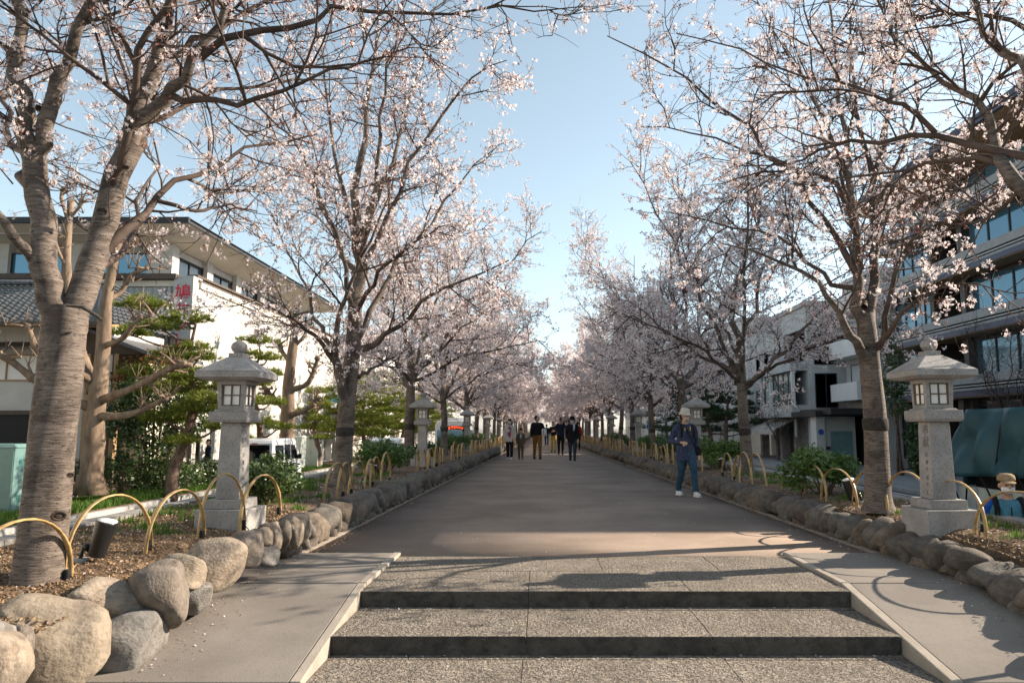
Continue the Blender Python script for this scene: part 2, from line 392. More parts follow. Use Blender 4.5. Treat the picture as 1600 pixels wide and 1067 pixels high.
# the avenue's path
ys = np.concatenate([np.linspace(7.66, 60, 60), np.linspace(70, 330, 14)])
V = []; Fc = []
for y in ys: V += [(left_edge(y) - .25, y, 0), (right_edge(y) + .25, y, 0), (left_edge(y) - .25, y, -1.02), (right_edge(y) + .25, y, -1.02)]
for j in range(len(ys) - 1):
    a = j * 4; Fc.append((a, a + 1, a + 5, a + 4)); Fc.append((a, a + 4, a + 6, a + 2)); Fc.append((a + 1, a + 3, a + 7, a + 5))
Fc.append((0, 2, 3, 1))
structure(obj('path', np_mesh('path', np.array(V), np.array(Fc), MATS['path'])))

# steps: each tread is a row of slabs
SX0, SX1 = -1.44, 2.45
stairs = bpy.data.objects.new('stairs', None); link(stairs); structure(stairs)
def slab(x0, x1, y0, y1, top, h=.15):
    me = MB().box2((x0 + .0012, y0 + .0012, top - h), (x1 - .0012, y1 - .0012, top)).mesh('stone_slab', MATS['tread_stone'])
    me.materials.append(MATS['riser_shade'])
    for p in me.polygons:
        if p.normal.y < -.5: p.material_index = 1  # front faces take the colour with shade painted in
    o = obj('stone_slab', me, stairs); q = o.modifiers.new('bevel', 'BEVEL'); q.width = .006; q.segments = 3; q.limit_method = 'ANGLE'
rs = random.Random(3)
seams = [[-.11, 1.18], [-.11, 1.16], [-.13, 1.22], [-.2, 1.1], [-.05, 1.2], [-.1, 1.2], [-.1, 1.2]]
backs = [[-.82, .55, 1.62], [-.72, .82], [-.9, .6, 1.7], [-.7, .9], [-.8, .7], [-.8, .7], [-.8, .7]]
yf = 6.06
for k in range(7):
    z = -.125 * k; yb = 7.655 if k == 0 else yf + .83
    strip = .76 if k == 0 else .10
    for row, (a, b2) in ((seams[k], (yf, yb - strip)), (backs[k], (yb - strip, yb))):
        e = [SX0] + row + [SX1]
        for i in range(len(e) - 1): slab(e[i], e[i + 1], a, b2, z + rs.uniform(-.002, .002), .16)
    yf -= .82 if k else .82
structure(MB().box2((SX0, 1.0, -1.02), (SX1, 7.65, -.93)).build('stair_bed', MATS['concrete']))
mb = MB()
for k in range(6): mb.box2((SX0 + .01, 6.06 - .82 * k + .05, -.93), (SX1 - .01, 6.06 - .82 * (k - 1) + (.75 if k == 0 else 0), -.125 * k - .155))
structure(mb.build('stair_core', MATS['concrete']))

# ramps beside the steps
def ramp_z(y): return .022 if y >= 6.27 else .022 - .150 * (6.27 - y)
def ramp(x0, x1, inner):
    r = bpy.data.objects.new('ramp', None); link(r); structure(r)
    cuts = [1.2, 3.0, 4.62, 6.27, 7.76]
    for a, b2 in zip(cuts[:-1], cuts[1:]):
        a += .009; b2 -= .009
        xi = (x0 if inner < 0 else x1)
        lo, hi = (x0 + .075, x1) if inner < 0 else (x0, x1 - .075)
        vs = [(lo, a, ramp_z(a)), (hi, a, ramp_z(a)), (hi, b2, ramp_z(b2)), (lo, b2, ramp_z(b2))]
        vs2 = [(p[0], p[1], min(p[2] - .12, -.2) if False else p[2] - .14) for p in vs]
        MB().add(vs + vs2, [(0, 1, 2, 3), (7, 6, 5, 4), (0, 4, 5, 1), (1, 5, 6, 2), (2, 6, 7, 3), (3, 7, 4, 0)]).build('ramp_slab', MATS['ramp_stone'], r, bevel=.008)
        # edge stone along the inner side, going down below the treads
        lo, hi = (x0, x0 + .072) if inner < 0 else (x1 - .072, x1)
        vs = [(lo, a, ramp_z(a) + .004), (hi, a, ramp_z(a) + .004), (hi, b2, ramp_z(b2) + .004), (lo, b2, ramp_z(b2) + .004)]
        vs2 = [(p[0], p[1], p[2] - .40) for p in vs]
        MB().add(vs + vs2, [(0, 1, 2, 3), (7, 6, 5, 4), (0, 4, 5, 1), (1, 5, 6, 2), (2, 6, 7, 3), (3, 7, 4, 0)]).build('edge_stone', MATS['ramp_side'], r, bevel=.008)
    lo, hi = (x0 + .075, x1) if inner < 0 else (x0, x1 - .075)
    for q in cuts[1:-1]: MB().box((.5 * (lo + hi), q, ramp_z(q) - .05), (hi - lo, .012, .07)).build('joint', MATS['joint_dark'], r)
    prof = [(1.2, -1.02), (7.70, -1.02), (7.70, -.13), (6.27, -.13), (1.2, ramp_z(1.2) - .15)]
    MB().prism(prof, lo + .002, hi - .002, 'x').build('ramp_core', MATS['concrete'], r)
ramp(-3.0, SX0 - .003, 1)
ramp(SX1 + .003, 4.0, -1)

# planting beds
def fbm(x, y, s=1.0): return mnoise.noise(Vector((x * s, y * s, 3.1))) + .5 * mnoise.noise(Vector((x * s * 2.3, y * s * 2.3, 7.7)))
def soil_h(x, y, side):
    """height of the bed's soil"""
    inner = left_edge(y) - .28 if side < 0 else right_edge(y) + .28
    outer = BED_L if side < 0 else BED_R
    t = abs(x - inner) / max(.1, abs(outer - inner))
    z = SOIL_Z - .07 * math.exp(-t * 9) + .03 * fbm(x, y, 1.3) + .012 * fbm(x, y, 6)
    if y < 6.6: z -= .055 * (6.6 - y) * (1 - .55 * t)
    return z
def bed(side):
    ys = list(np.arange(1.4, 16, .075)) + list(np.arange(16, 60, .6)) + list(np.arange(60, 331, 15.0))
    nx = 26; V = []; Fc = []
    for y in ys:
        back = .16 + .24 * max(0, min(1, (7.4 - y) / .8))
        inner = left_edge(y) - back if side < 0 else right_edge(y) + back
        outer = BED_L if side < 0 else BED_R
        for i in range(nx + 1):
            t = i / nx; x = inner + (outer - inner) * t
            z = soil_h(x, y, side)
            if i == 0: z = -.3 if y > 7 else ramp_z(y) - .3
            V.append((x, y, z))
    for j in range(len(ys) - 1):
        for i in range(nx):
            a = j * (nx + 1) + i; q = (a, a + 1, a + nx + 2, a + nx + 1)
            Fc.append(q if side > 0 else q[::-1])
    return structure(obj('bed_soil', np_mesh('bed_soil', np.array(V), np.array(Fc), MATS['soil'], True)))
bed(-1); bed(1)
# granite retaining blocks on the road side of each bed
for side, X, lab in ((-1, BED_L, 'low granite block wall holding the left bed above the road'), (1, BED_R, 'low granite block wall holding the right bed above the road')):
    t = thing('retaining_wall', lab, 'wall', (X, 0, ROAD_Z))
    blk = MB().box2((-.10, .004, 0), (.10, 1.196, 1.0 + SOIL_Z + .03)).mesh('block', MATS['granite_dark'])
    for k in range(60): obj('block', blk, t, (side * .10, 1.4 + 1.2 * k, 0))
    tag(MB().box2((side * .10 - .1, 73.4, 0), (side * .10 + .1, 330, 1.36)).build('far_blocks', MATS['granite_dark'], t), kind='stuff')
    MB().box2((min(-side * 1.9, side * .1), 1.2, 0), (max(-side * 1.9, side * .1), 1.395, .9)).build('end_block', MATS['granite_dark'], t)

# ================================================================== boulder walls along the path
def boulder_mesh(seed, sub):
    bm = bmesh.new(); bmesh.ops.create_icosphere(bm, subdivisions=sub, radius=1)
    o = Vector((seed * 7.3, seed * 3.1, seed * 1.7))
    for v in bm.verts:
        p = v.co.copy()
        q = Vector([math.copysign(abs(c) ** .62, c) for c in p]) * .80
        n = mnoise.noise(p * .8 + o) * .22 + mnoise.noise(p * 1.9 + o) * .07 + mnoise.noise(p * 6 + o) * .012
        # a few worn flats
        for k in range(7):
            d = Vector((math.sin(seed * 3 + k * 2.1), math.cos(seed * 5 + k * 1.3), math.sin(seed + k * 4.7))).normalized()
            h = q.dot(d) - .60
            if h > 0: q -= d * h * .8
        v.co = q * (1 + n)
    co = np.array([v.co for v in bm.verts]); lo, hi = co.min(0), co.max(0)
    for v in bm.verts: v.co = Vector((np.array(v.co) - (lo + hi) / 2) / ((hi - lo) / 2))
    m = MATS['boulder_%d' % (seed % 4 if seed < 20 else 4 + seed % 3)]
    me = bpy.data.meshes.new('stone'); bm.to_mesh(me); bm.free(); me.materials.append(m)
    me.polygons.foreach_set('use_smooth', [True] * len(me.polygons)); return me
B_HI = [boulder_mesh(k, 4) for k in range(12)]
B_MD = [boulder_mesh(k + 40, 3) for k in range(10)]; B_LO = [boulder_mesh(k + 20, 2) for k in range(8)]
rb = random.Random(11)
def put_stone(t, c, d, hi=True, rot=None):
    me = rb.choice(B_HI if hi is True else (B_MD if hi else B_LO))
    return obj('stone', me, t, c, rot or (rb.uniform(-.25, .25), rb.uniform(-.2, .2), rb.choice((0, math.pi)) + rb.uniform(-.3, .3)), [v / 2 * 1.10 for v in d])
WALL_L = thing('boulder_wall', 'wall of rounded field stones edging the bed with the forked cherry trunk', 'stone wall', (0, 0, 0))
WALL_R = thing('boulder_wall', 'wall of dark rounded stones edging the bed with the tarpaulin truck behind', 'stone wall', (0, 0, 0))
# the stones beside the left ramp, measured on the photograph: (x0, y0, x1, y1, distance)
near_left = [(-34, 1004, 14, 1090, 4.02), (6, 988, 42, 1072, 4.14), (12, 941, 142, 1085, 4.42), (112, 966, 240, 1085, 4.80), (124, 910, 223, 977, 4.92), (209, 883, 286, 984, 5.00), (253, 871, 315, 918, 5.38), (268, 908, 324, 962, 5.45),
             (298, 847, 375, 924, 5.72), (360, 835, 407, 888, 6.12), (394, 827, 424, 858, 6.5), (397, 853, 434, 884, 6.4), (420, 818, 440, 862, 6.75), (432, 814, 454, 864, 6.95), (450, 811, 473, 857, 7.25)]
for n_, (x0, y0, x1, y1, d) in enumerate(near_left):
    c = at((x0 + x1) / 2, (y0 + y1) / 2, d); phi = math.atan2(c.x, d); dep = .30 if n_ > 9 else .42
    v = Vector((c.x, d, 0)).normalized(); c = c + v * dep * .30
    w, h = (x1 - x0) * d / F / math.cos(phi), (y1 - y0) * d / F
    obj('stone', B_HI[(n_ * 5 + 2) % 12], WALL_L, c, (rb.uniform(-.05, .05), rb.uniform(-.10, .10), -phi + (math.pi if n_ % 2 else 0)), (w / 2 * 1.06, dep / 2 * 1.1, h / 2 * 1.04))
for k in range(6): put_stone(WALL_L, (-2.80, 2.35 + .30 * k, -.18 + .045 * k), (.36, .36, .42), True); put_stone(WALL_L, (-2.92, 2.5 + .30 * k, .08 + .02 * k), (.34, .34, .26), True)
for side, t, edge, y0 in ((-1, WALL_L, left_edge, 7.35), (1, WALL_R, right_edge, 3.4)):
    y = y0; n = 0
    while n < 178:
        hi = 2 if (y < 20) else False
        ln = rb.uniform(.24, .38) * (1 if y < 26 else 1.5)
        zb = 0 if y > 6.3 else ramp_z(y)
        top = (.345 if side < 0 else .295) - (.05 * (7.5 - y) if y < 7.5 else 0) + rb.uniform(-.04, .03)
        h = (top - zb) * rb.uniform(.80, 1.0); x = edge(y) + side * (.13 + rb.uniform(-.02, .025))
        put_stone(t, (x, y + ln / 2, top - h / 2), (.38, ln * 1.16, h * 1.12), hi); n += 1
        if y < 26 and rb.random() < .85:
            l2 = rb.uniform(.14, .27); put_stone(t, (edge(y) + side * .055, y + ln + rb.uniform(-.06, .06), zb + .045), (.22, l2, rb.uniform(.13, .2)), hi); n += 1
        y += ln * .97
    mb = MB()
    while y < 325:
        ln = rb.uniform(.8, 1.6); x = edge(y) + side * .13
        mb.ellip((x, y + ln / 2, .18), (.18, ln * .55, .22), 6, 4); y += ln
    tag(mb.build('far_stones', MATS['boulder_3'], t, True), kind='stuff')
# a thin mortar kerb line at the foot of each wall
for side, edge in ((-1, left_edge), (1, right_edge)):
    pts = [y for y in np.arange(7.75, 61, 1.2)]; V = []; Fc = []
    for y in pts:
        e = edge(y) - side * .075
        V += [(e, y, .002), (e, y, .018), (e + side * .10, y, .018)]
    for j in range(len(pts) - 1):
        a = j * 3; Fc += [(a, a + 3, a + 4, a + 1), (a + 1, a + 4, a + 5, a + 2)]
    structure(obj('edging', np_mesh('edging', np.array(V), np.array(Fc), MATS['edging'])))
# ================================================================== cherry trees
def nrm(a): return a / np.maximum(np.linalg.norm(a, axis=-1, keepdims=True), 1e-9)
def smooth_line(pts, K):
    """Catmull-Rom through pts, K points"""
    p = np.array([tuple(q) for q in pts], float)
    if len(p) == 2: p = np.array([p[0], (p[0] + p[1]) / 2, p[1]])
    p = np.vstack([2 * p[0] - p[1], p, 2 * p[-1] - p[-2]])
    out = []
    n = len(p) - 3
    for s in np.linspace(0, n - 1e-6, K):
        i = int(s); t = s - i; a, b, c, d = p[i:i + 4]
        out.append(.5 * ((2 * b) + (-a + c) * t + (2 * a - 5 * b + 4 * c - d) * t * t + (-a + 3 * b - 3 * c + d) * t ** 3))
    return np.array(out)
def tubes(P, Rd, S):
    """P (N,K,3), Rd (N,K) -> verts, quads"""
    N, K, _ = P.shape
    T = np.empty_like(P); T[:, 1:-1] = P[:, 2:] - P[:, :-2]; T[:, 0] = P[:, 1] - P[:, 0]; T[:, -1] = P[:, -1] - P[:, -2]; T = nrm(T)
    d = nrm(P[:, -1] - P[:, 0]); ref = np.where(np.abs(d[:, 2:3]) < .8, np.array([[0, 0, 1.]]), np.array([[1., .2, 0]]))[:, None, :]
    U = nrm(np.cross(T, ref)); W = np.cross(T, U)
    a = np.arange(S) * 2 * np.pi / S
    V = P[:, :, None, :] + Rd[:, :, None, None] * (U[:, :, None, :] * np.cos(a)[None, None, :, None] + W[:, :, None, :] * np.sin(a)[None, None, :, None])
    idx = np.arange(N * K * S).reshape(N, K, S); nx = np.roll(idx, -1, axis=2)
    Q = np.stack([idx[:, :-1], nx[:, :-1], nx[:, 1:], idx[:, 1:]], -1).reshape(-1, 4)
    return V.reshape(-1, 3), Q
def spawn(rng, P, Rd, n_per, t0, t1, ang, length, K, wander, trop, rfac, r_end, taper_len=.55, out_bias=None):
    """children along each parent: n_per each"""
    N, Kp, _ = P.shape
    t = (np.arange(n_per)[None, :] + rng.uniform(0, 1, (N, n_per))) / n_per; t = t0 + (t1 - t0) * t
    s = t * (Kp - 1); i = np.clip(s.astype(int), 0, Kp - 2); f = (s - i)[..., None]
    n = np.arange(N)[:, None]
    pos = P[n, i] * (1 - f) + P[n, i + 1] * f
    tan = nrm(P[n, i + 1] - P[n, i]); rad = Rd[n, i] * (1 - f[..., 0]) + Rd[n, i + 1] * f[..., 0]
    rnd = rng.normal(size=tan.shape)
    if out_bias is not None: rnd = rnd + out_bias
    side = nrm(rnd - tan * (rnd * tan).sum(-1, keepdims=True))
    a = np.radians(rng.uniform(ang[0], ang[1], t.shape))[..., None]
    D = nrm(tan * np.cos(a) + side * np.sin(a))
    L = rng.uniform(length[0], length[1], t.shape) * (1 - taper_len * t)
    D = D.reshape(-1, 3); L = L.ravel(); pos = pos.reshape(-1, 3); rad = rad.ravel()
    M = len(D); C = np.empty((M, K, 3)); C[:, 0] = pos
    step = (L / (K - 1))[:, None]
    for k in range(1, K):
        D = nrm(D + rng.normal(size=D.shape) * wander + np.array([0, 0, trop]))
        C[:, k] = C[:, k - 1] + D * step
    r0 = np.minimum(rad * rfac, .0045 + L * .0085)
    Rc = r0[:, None] * (1 - np.linspace(0, 1, K)[None, :] ** .9) + r_end
    return C, Rc
def pick(rng, P, ts, jit=0):
    N, K, _ = P.shape; out = []
    for t in ts:
        s = np.clip(t + rng.uniform(-.1, .1, N), 0, .999) * (K - 1); i = s.astype(int); f = (s - i)[:, None]
        out.append(P[np.arange(N), i] * (1 - f) + P[np.arange(N), i + 1] * f)
    return np.concatenate(out)
def flowers(rng, C, nper, spread, size, petals):
    """C cluster centres -> flower meshes. petals: 'kite' five petals, 'fan' a cupped pentagon"""
    M = len(C) * nper
    off = nrm(rng.normal(size=(M, 3))); rr = spread * rng.uniform(.35, 1, (M, 1)) ** .6
    c = np.repeat(C, nper, 0) + off * rr
    nz = nrm(off + rng.normal(size=(M, 3)) * .45 + np.array([0, 0, -.12]))
    h = nrm(np.cross(nz, rng.normal(size=(M, 3)))); g = np.cross(nz, h)
    sz = size * rng.uniform(.75, 1.2, M)[:, None]
    cup = rng.uniform(.1, .5, M)[:, None]
    if petals == 'kite':
        pts = [c]
        for k in range(5):
            a = 2 * np.pi * k / 5
            for da, r, z in ((-.42, .62, .35), (0, 1.0, .8), (.42, .62, .35)):
                pts.append(c + sz * (h * (np.cos(a + da) * r) + g * (np.sin(a + da) * r) + nz * (z * cup)))
        V = np.stack(pts, 1); n = 16; b = np.arange(M)[:, None] * n
        F = np.concatenate([np.stack([b[:, 0], b[:, 0] + 1 + 3 * k, b[:, 0] + 2 + 3 * k, b[:, 0] + 3 + 3 * k], 1) for k in range(5)])
        return V.reshape(-1, 3), F
    pts = []
    for k in range(4):
        a = 2 * np.pi * k / 4
        pts.append(c + sz * (h * np.cos(a) + g * np.sin(a) + nz * ((.5 if k % 2 else -.1) * cup)))
    V = np.stack(pts, 1); b = np.arange(M) * 4
    return V.reshape(-1, 3), np.stack([b, b + 1, b + 2, b + 3], 1)
def buds(rng, C, nper, spread, size):
    M = len(C) * nper
    d = nrm(rng.normal(size=(M, 3)) + np.array([0, 0, .15])); c = np.repeat(C, nper, 0) + d * spread * rng.uniform(.2, 1, (M, 1))
    h = nrm(np.cross(d, rng.normal(size=(M, 3)))); g = np.cross(d, h); s = size * rng.uniform(.7, 1.3, M)[:, None]
    pts = [c - d * s * 1.5, c + h * s * .62, c + (g * .55 - h * .3) * s, c - (g * .55 + h * .3) * s, c + d * s * 1.2]
    V = np.stack(pts, 1).reshape(-1, 3); b = np.arange(M) * 5
    F = []
    for i, j in ((1, 2), (2, 3), (3, 1)): F += [np.stack([b, b + j, b + i], 1), np.stack([b + 4, b + i, b + j], 1)]
    return V, np.concatenate(F)
def noise3(P, sc, seed):
    r = np.random.RandomState(seed); out = np.zeros(len(P))
    for k in range(5):
        w = nrm(r.normal(size=3)) * sc * (.7 + .5 * k); out += np.sin(P @ w + r.uniform(0, 6.28)) / (1 + .35 * k)
    return out
def join(parts):
    V = []; F = []; n = 0
    for v, f in parts:
        V.append(v); F.append(f + n); n += len(v)
    return np.concatenate(V), np.concatenate(F)

def cherry_meshes(seed, trunk, limbs, lod=2, nA=10, lenA=(1.0, 2.3), bloom=.55, dens=1.0, S0=18, keep=None, nB=9, flower=None, upA=.02):
    """trunk, limbs: (points, r0, r1[, first fraction with side branches]); lod 2 near .. 0 far. Returns meshes trunk, limb list, twigs, blossom, buds"""
    rng = np.random.RandomState(seed)
    res = {}
    tp = smooth_line(trunk[0], 20); u = np.linspace(0, 1, 20)
    tr = trunk[1] + (trunk[2] - trunk[1]) * u + trunk[1] * .30 * np.exp(-u * 22)
    V, Q = tubes(tp[None], tr[None], S0)
    # uneven bark: bulges and a fluted foot
    cen = np.repeat(tp, S0, 0); dv = V - cen; ang = np.arctan2(dv[:, 1], dv[:, 0]); zz = cen[:, 2]
    V = cen + dv * (1 + .05 * np.sin(3 * ang + zz * 2 + seed) + .035 * np.sin(5 * ang - zz * 3.1) + .12 * np.exp(-np.repeat(u, S0) * 22) * np.sin(5 * ang + seed))[:, None]
    res['trunk'] = np_mesh('trunk', V, Q, MATS['bark'], True); res['axis'] = (tp, tr)
    K0 = 12; LP = []; LR = []; LS = []
    res['limb'] = []
    for li, l in enumerate(limbs):
        p = smooth_line(l[0], K0); un = np.linspace(0, 1, K0)
        p[1:] += rng.normal(size=(K0 - 1, 3)) * .015 * np.linalg.norm(p[-1] - p[0]) * .6
        r = l[1] + (l[2] - l[1]) * un ** .85
        LP.append(p); LR.append(r); LS.append(l[3] if len(l) > 3 else .3)
        V, Q = tubes(p[None], r[None], 12 if lod == 2 else (8 if lod else 5))
        me = np_mesh('limb', V, Q, MATS['bark'] if l[1] > .045 and lod else MATS['branch_bark'], True); res['limb'].append(me)
    LP = np.array(LP); LR = np.array(LR)
    A, AR, = [], []
    for i in range(len(LP)):
        ln = np.linalg.norm(np.diff(LP[i], axis=0), axis=1).sum()
        n = max(2, int(nA * ln / 4.0 + .5))
        c, r = spawn(rng, LP[i:i + 1], LR[i:i + 1], n, LS[i], .99, (38, 68), lenA, 7, .16, upA, .62, .0034, .45)
        A.append(c); AR.append(r)
    A = np.concatenate(A); AR = np.concatenate(AR)
    B, BR = spawn(rng, A, AR, nB, .12, 1.0, (32, 65), (.45, 1.05), 5, .17, .03, .6, .0022, .5)
    Bl, BlR = spawn(rng, LP, LR, 6, .35, 1.0, (40, 80), (.3, .9), 5, .17, .05, .4, .0022, .3)
    B = np.concatenate([B, Bl]); BR = np.concatenate([BR, BlR])
    if lod >= 1:
        Cc, CR = spawn(rng, B, BR, 4, .12, 1.02, (30, 70), (.13, .42), 3, .16, .05, .6, .0013, .35)
        Ca, CaR = spawn(rng, A, AR, 6, .1, 1.0, (40, 80), (.1, .4), 3, .16, .05, .4, .0013, .3)
        Cc = np.concatenate([Cc, Ca]); CR = np.concatenate([CR, CaR])
    else:
        Cc, CR = spawn(rng, B, BR, 2, .2, 1.0, (30, 70), (.15, .45), 3, .16, .05, .6, .002, .3)
    if keep is not None:
        f = keep(A[:, 2]) & keep(A[:, -1]); A, AR = A[f], AR[f]; f = keep(B[:, 1]); B, BR = B[f], BR[f]; f = keep(Cc[:, 1]); Cc, CR = Cc[f], CR[f]
    parts = [tubes(A, AR, 5 if lod else 4), tubes(B, BR, 4 if lod == 2 else 3), tubes(Cc, CR, 3)]
    V, Q = join(parts)
    res['twigs'] = np_mesh('twigs', V, Q, MATS['branch_bark'], True)
    # where flowers and buds sit
    if lod == 2: sites = np.concatenate([pick(rng, Cc, (.92,)), pick(rng, B, (.45, .98))])
    elif lod == 1: sites = np.concatenate([pick(rng, Cc, (.55, .97)), pick(rng, B, (.5, .98))])
    else: sites = np.concatenate([pick(rng, Cc, (.4, .97)), pick(rng, B, (.3, .5, .75, .98))])
    if keep is not None: sites = sites[keep(sites)]
    nz = noise3(sites, .9, seed) * .22 + noise3(sites, 2.6, seed + 1) * .14
    low = np.clip((6.2 - sites[:, 2]) * .07, -.22, .16)
    full = rng.uniform(0, 1, len(sites)) < np.clip(bloom + nz + low, .06, .95)
    on = rng.uniform(0, 1, len(sites)) < dens
    C1 = sites[full & on]; C2 = sites[~full & on]
    if lod == 2: fl = flowers(rng, C1, 11, .046, .0165, flower or 'kite')
    elif lod == 1: fl = flowers(rng, C1, 6, .058, .0215, 'fan')
    else: fl = flowers(rng, C1, 6, .105, .044, 'fan')
    res['blossom'] = np_mesh('blossom', fl[0], fl[1], MATS['petal'])
    bd = buds(rng, np.concatenate([C2, C1[::2]]), 5 if lod == 2 else (2 if lod else 1), .036, .0092 if lod == 2 else (.011 if lod else .017))
    res['buds'] = np_mesh('buds', bd[0], bd[1], MATS['bud'])
    return res
def place_cherry(res, loc, label, group, band=None, rz=0, s=1.0):
    t = thing('cherry_tree', label, 'cherry tree', loc, rz, group); t.scale = (s, s, s)
    obj('trunk', res['trunk'], t)
    for me in res['limb']: obj('limb', me, t)
    tag(obj('twigs', res['twigs'], t), kind='stuff'); tag(obj('blossom', res['blossom'], t), kind='stuff'); tag(obj('buds', res['buds'], t), kind='stuff')
    if band is not None:
        tp, tr = res['axis']; i = int(np.argmin(abs(tp[:, 2] - (1.285 - loc[2])))); c = tuple(tp[i]); r = tr[i] * 1.05
        MB().lathe([(r, -.07), (r + .006, -.06), (r + .009, 0), (r + .006, .06), (r, .07)], 20, c).build('trunk_band', MATS['wrap'], t, True)
    return t
def generic_tree(seed, lod, H=8.2, lean=(0, 0), spread=3.0, nl=6, **kw):
    """a cherry as they stand down the rows: clear trunk of two metres, then limbs going up and out"""
    rng = random.Random(seed); z0 = 0
    fx = lean[0]; fy = lean[1]; hf = rng.uniform(1.75, 2.1)
    trunk = ([(0, 0, -.12), (fx * .1, fy * .1, .6), (fx * .25 + rng.uniform(-.05, .05), fy * .25, 1.3), (fx * .4, fy * .4, hf), (fx * .55, fy * .55, hf + .75)], .128, .092)
    limbs = []
    top = Vector((fx * .55, fy * .55, hf + .7))
    limbs.append(([top, top + Vector((rng.uniform(-.15, .15), rng.uniform(-.15, .15), 1.5)), top + Vector((rng.uniform(-.4, .4), rng.uniform(-.4, .4), 3.2)), top + Vector((rng.uniform(-.6, .6), rng.uniform(-.6, .6), H - top.z))], .085, .012, .2))
    for k in range(nl):
        a = 2 * math.pi * (k + rng.uniform(-.28, .28)) / nl + seed; st = Vector((fx * .45, fy * .45, hf + rng.uniform(-.15, .7)))
        o = Vector((math.cos(a), math.sin(a), 0)); L = spread * rng.uniform(.8, 1.15); ht = rng.uniform(1.7, H - hf - 1.1)
        limbs.append(([st, st + o * L * .25 + Vector((0, 0, ht * .26)), st + o * L * .58 + Vector((0, 0, ht * .62)), st + o * L + Vector((0, 0, ht))], rng.uniform(.05, .075), .010, .22))
    for k in range(3):   # low, flatter limbs
        a = 2 * math.pi * (k + rng.uniform(-.3, .3)) / 3 + seed * 2; st = Vector((fx * .42, fy * .42, hf + rng.uniform(-.25, .15)))
        o = Vector((math.cos(a), math.sin(a), 0)); L = spread * rng.uniform(.95, 1.25)
        limbs.append(([st, st + o * L * .3 + Vector((0, 0, .55)), st + o * L * .65 + Vector((0, 0, .95)), st + o * L + Vector((0, 0, 1.15))], .045, .009, .25))
    return cherry_meshes(seed, trunk, limbs, lod, **kw)

def rel(base, pts):
    """traced (px, py, distance) points -> points relative to the tree's foot"""
    return [at(*p) - Vector(base) for p in pts]
ROW = 'cherry trees in the left row of the avenue'; ROWR = 'cherry trees in the right row of the avenue'

# ---- the big forked tree at the left front
b1 = at(58, 888, 5.12); b1.z = soil_h(b1.x, b1.y, -1) - .03
T = lambda *p: rel(b1, p)
trunk = (T((52, 940, 5.12), (60, 880, 5.12), (70, 800, 5.12), (84, 680, 5.1), (97, 580, 5.1), (104, 480, 5.1)), .150, .138)
limbs = [
    (T((102, 540, 5.08), (82, 470, 5.05), (66, 400, 5.0), (57, 300, 4.98), (50, 232, 4.95)), .100, .072, 1.2),
    (T((51, 240, 4.95), (34, 170, 4.9), (27, 112, 4.88), (26, 0, 4.85), (34, -200, 4.75), (20, -420, 4.7)), .064, .02, .4),
    (T((54, 240, 4.95), (75, 187, 4.9), (101, 112, 4.88), (133, 19, 4.85), (175, -90, 4.8), (200, -260, 4.8)), .062, .02, .4),
    (T((106, 530, 5.12), (128, 470, 5.15), (148, 400, 5.2), (178, 300, 5.25), (200, 222, 5.3)), .100, .082, 1.2),
    (T((198, 228, 5.3), (222, 160, 5.3), (244, 95, 5.3), (268, 30, 5.3), (300, -80, 5.3), (315, -240, 5.3)), .075, .018, .35),
    (T((202, 226, 5.3), (230, 180, 5.25), (262, 146, 5.2), (300, 105, 5.1), (328, 58, 5.05), (362, -20, 5.0), (395, -140, 5.0)), .06, .016, .4),
    (T((312, 92, 5.1), (355, 65, 5.1), (400, 46, 5.1), (450, 40, 5.15), (490, 26, 5.17), (525, 15, 5.2), (580, 20, 5.24), (650, 15, 5.3), (700, 24, 5.34), (780, 19, 5.4), (840, 26, 5.44), (905, 8, 5.5)), .030, .004, .12),
    (T((174, 316, 5.25), (190, 262, 5.1), (203, 221, 5.0), (214, 112, 4.8), (244, 38, 4.7), (268, -20, 4.6), (300, -120, 4.6)), .036, .014, .3),
    (T((214, 108, 4.8), (192, 62, 4.7), (169, 20, 4.6), (150, -60, 4.6)), .020, .008, .3),
    (T((152, 402, 5.2), (183, 380, 5.24), (212, 348, 5.35), (240, 311, 5.6), (285, 283, 5.8), (337, 259, 6.0), (410, 225, 6.3), (500, 205, 6.6)), .045, .007, .25),
    (T((206, 222, 5.3), (235, 195, 5.5), (266, 172, 5.7), (320, 146, 6.0), (385, 130, 6.3), (470, 128, 6.6), (560, 120, 6.9)), .032, .006, .25),
    (T((62, 415, 5.0), (38, 385, 4.9), (0, 341, 4.8), (-60, 270, 4.7), (-160, 160, 4.6)), .048, .012, .35),
    (T((190, 240, 5.3), (214, 215, 5.6), (240, 180, 6.1), (250, 110, 6.8), (270, 10, 7.2)), .045, .010, .3),
    (T((60, 330, 5.0), (30, 250, 5.5), (10, 170, 6.2), (0, 60, 6.8)), .045, .010, .3),
    (T((130, 465, 5.2), (180, 400, 5.8), (215, 330, 6.6), (250, 220, 7.4)), .040, .008, .4),
    (T((262, 146, 5.2), (330, 160, 5.1), (420, 150, 5.0), (520, 110, 4.9), (600, 85, 4.8)), .028, .005, .2),
    (T((244, 100, 5.3), (320, 60, 5.5), (420, 0, 5.8), (520, -50, 6.0)), .034, .006, .2),
    (T((240, 311, 5.6), (300, 330, 5.7), (350, 320, 5.9), (400, 330, 6.1)), .020, .005, .2),
]
r = cherry_meshes(101, trunk, limbs, 2, nA=6, lenA=(.7, 1.7), bloom=.5, S0=26, nB=6, dens=.85, keep=lambda q: q[:, 2] > 2.85 - b1.z)
bc = at(86, 662, 5.1) - b1
t1 = place_cherry(r, b1, 'large cherry tree with a trunk forking in two, beside the teal cabinet', ROW)
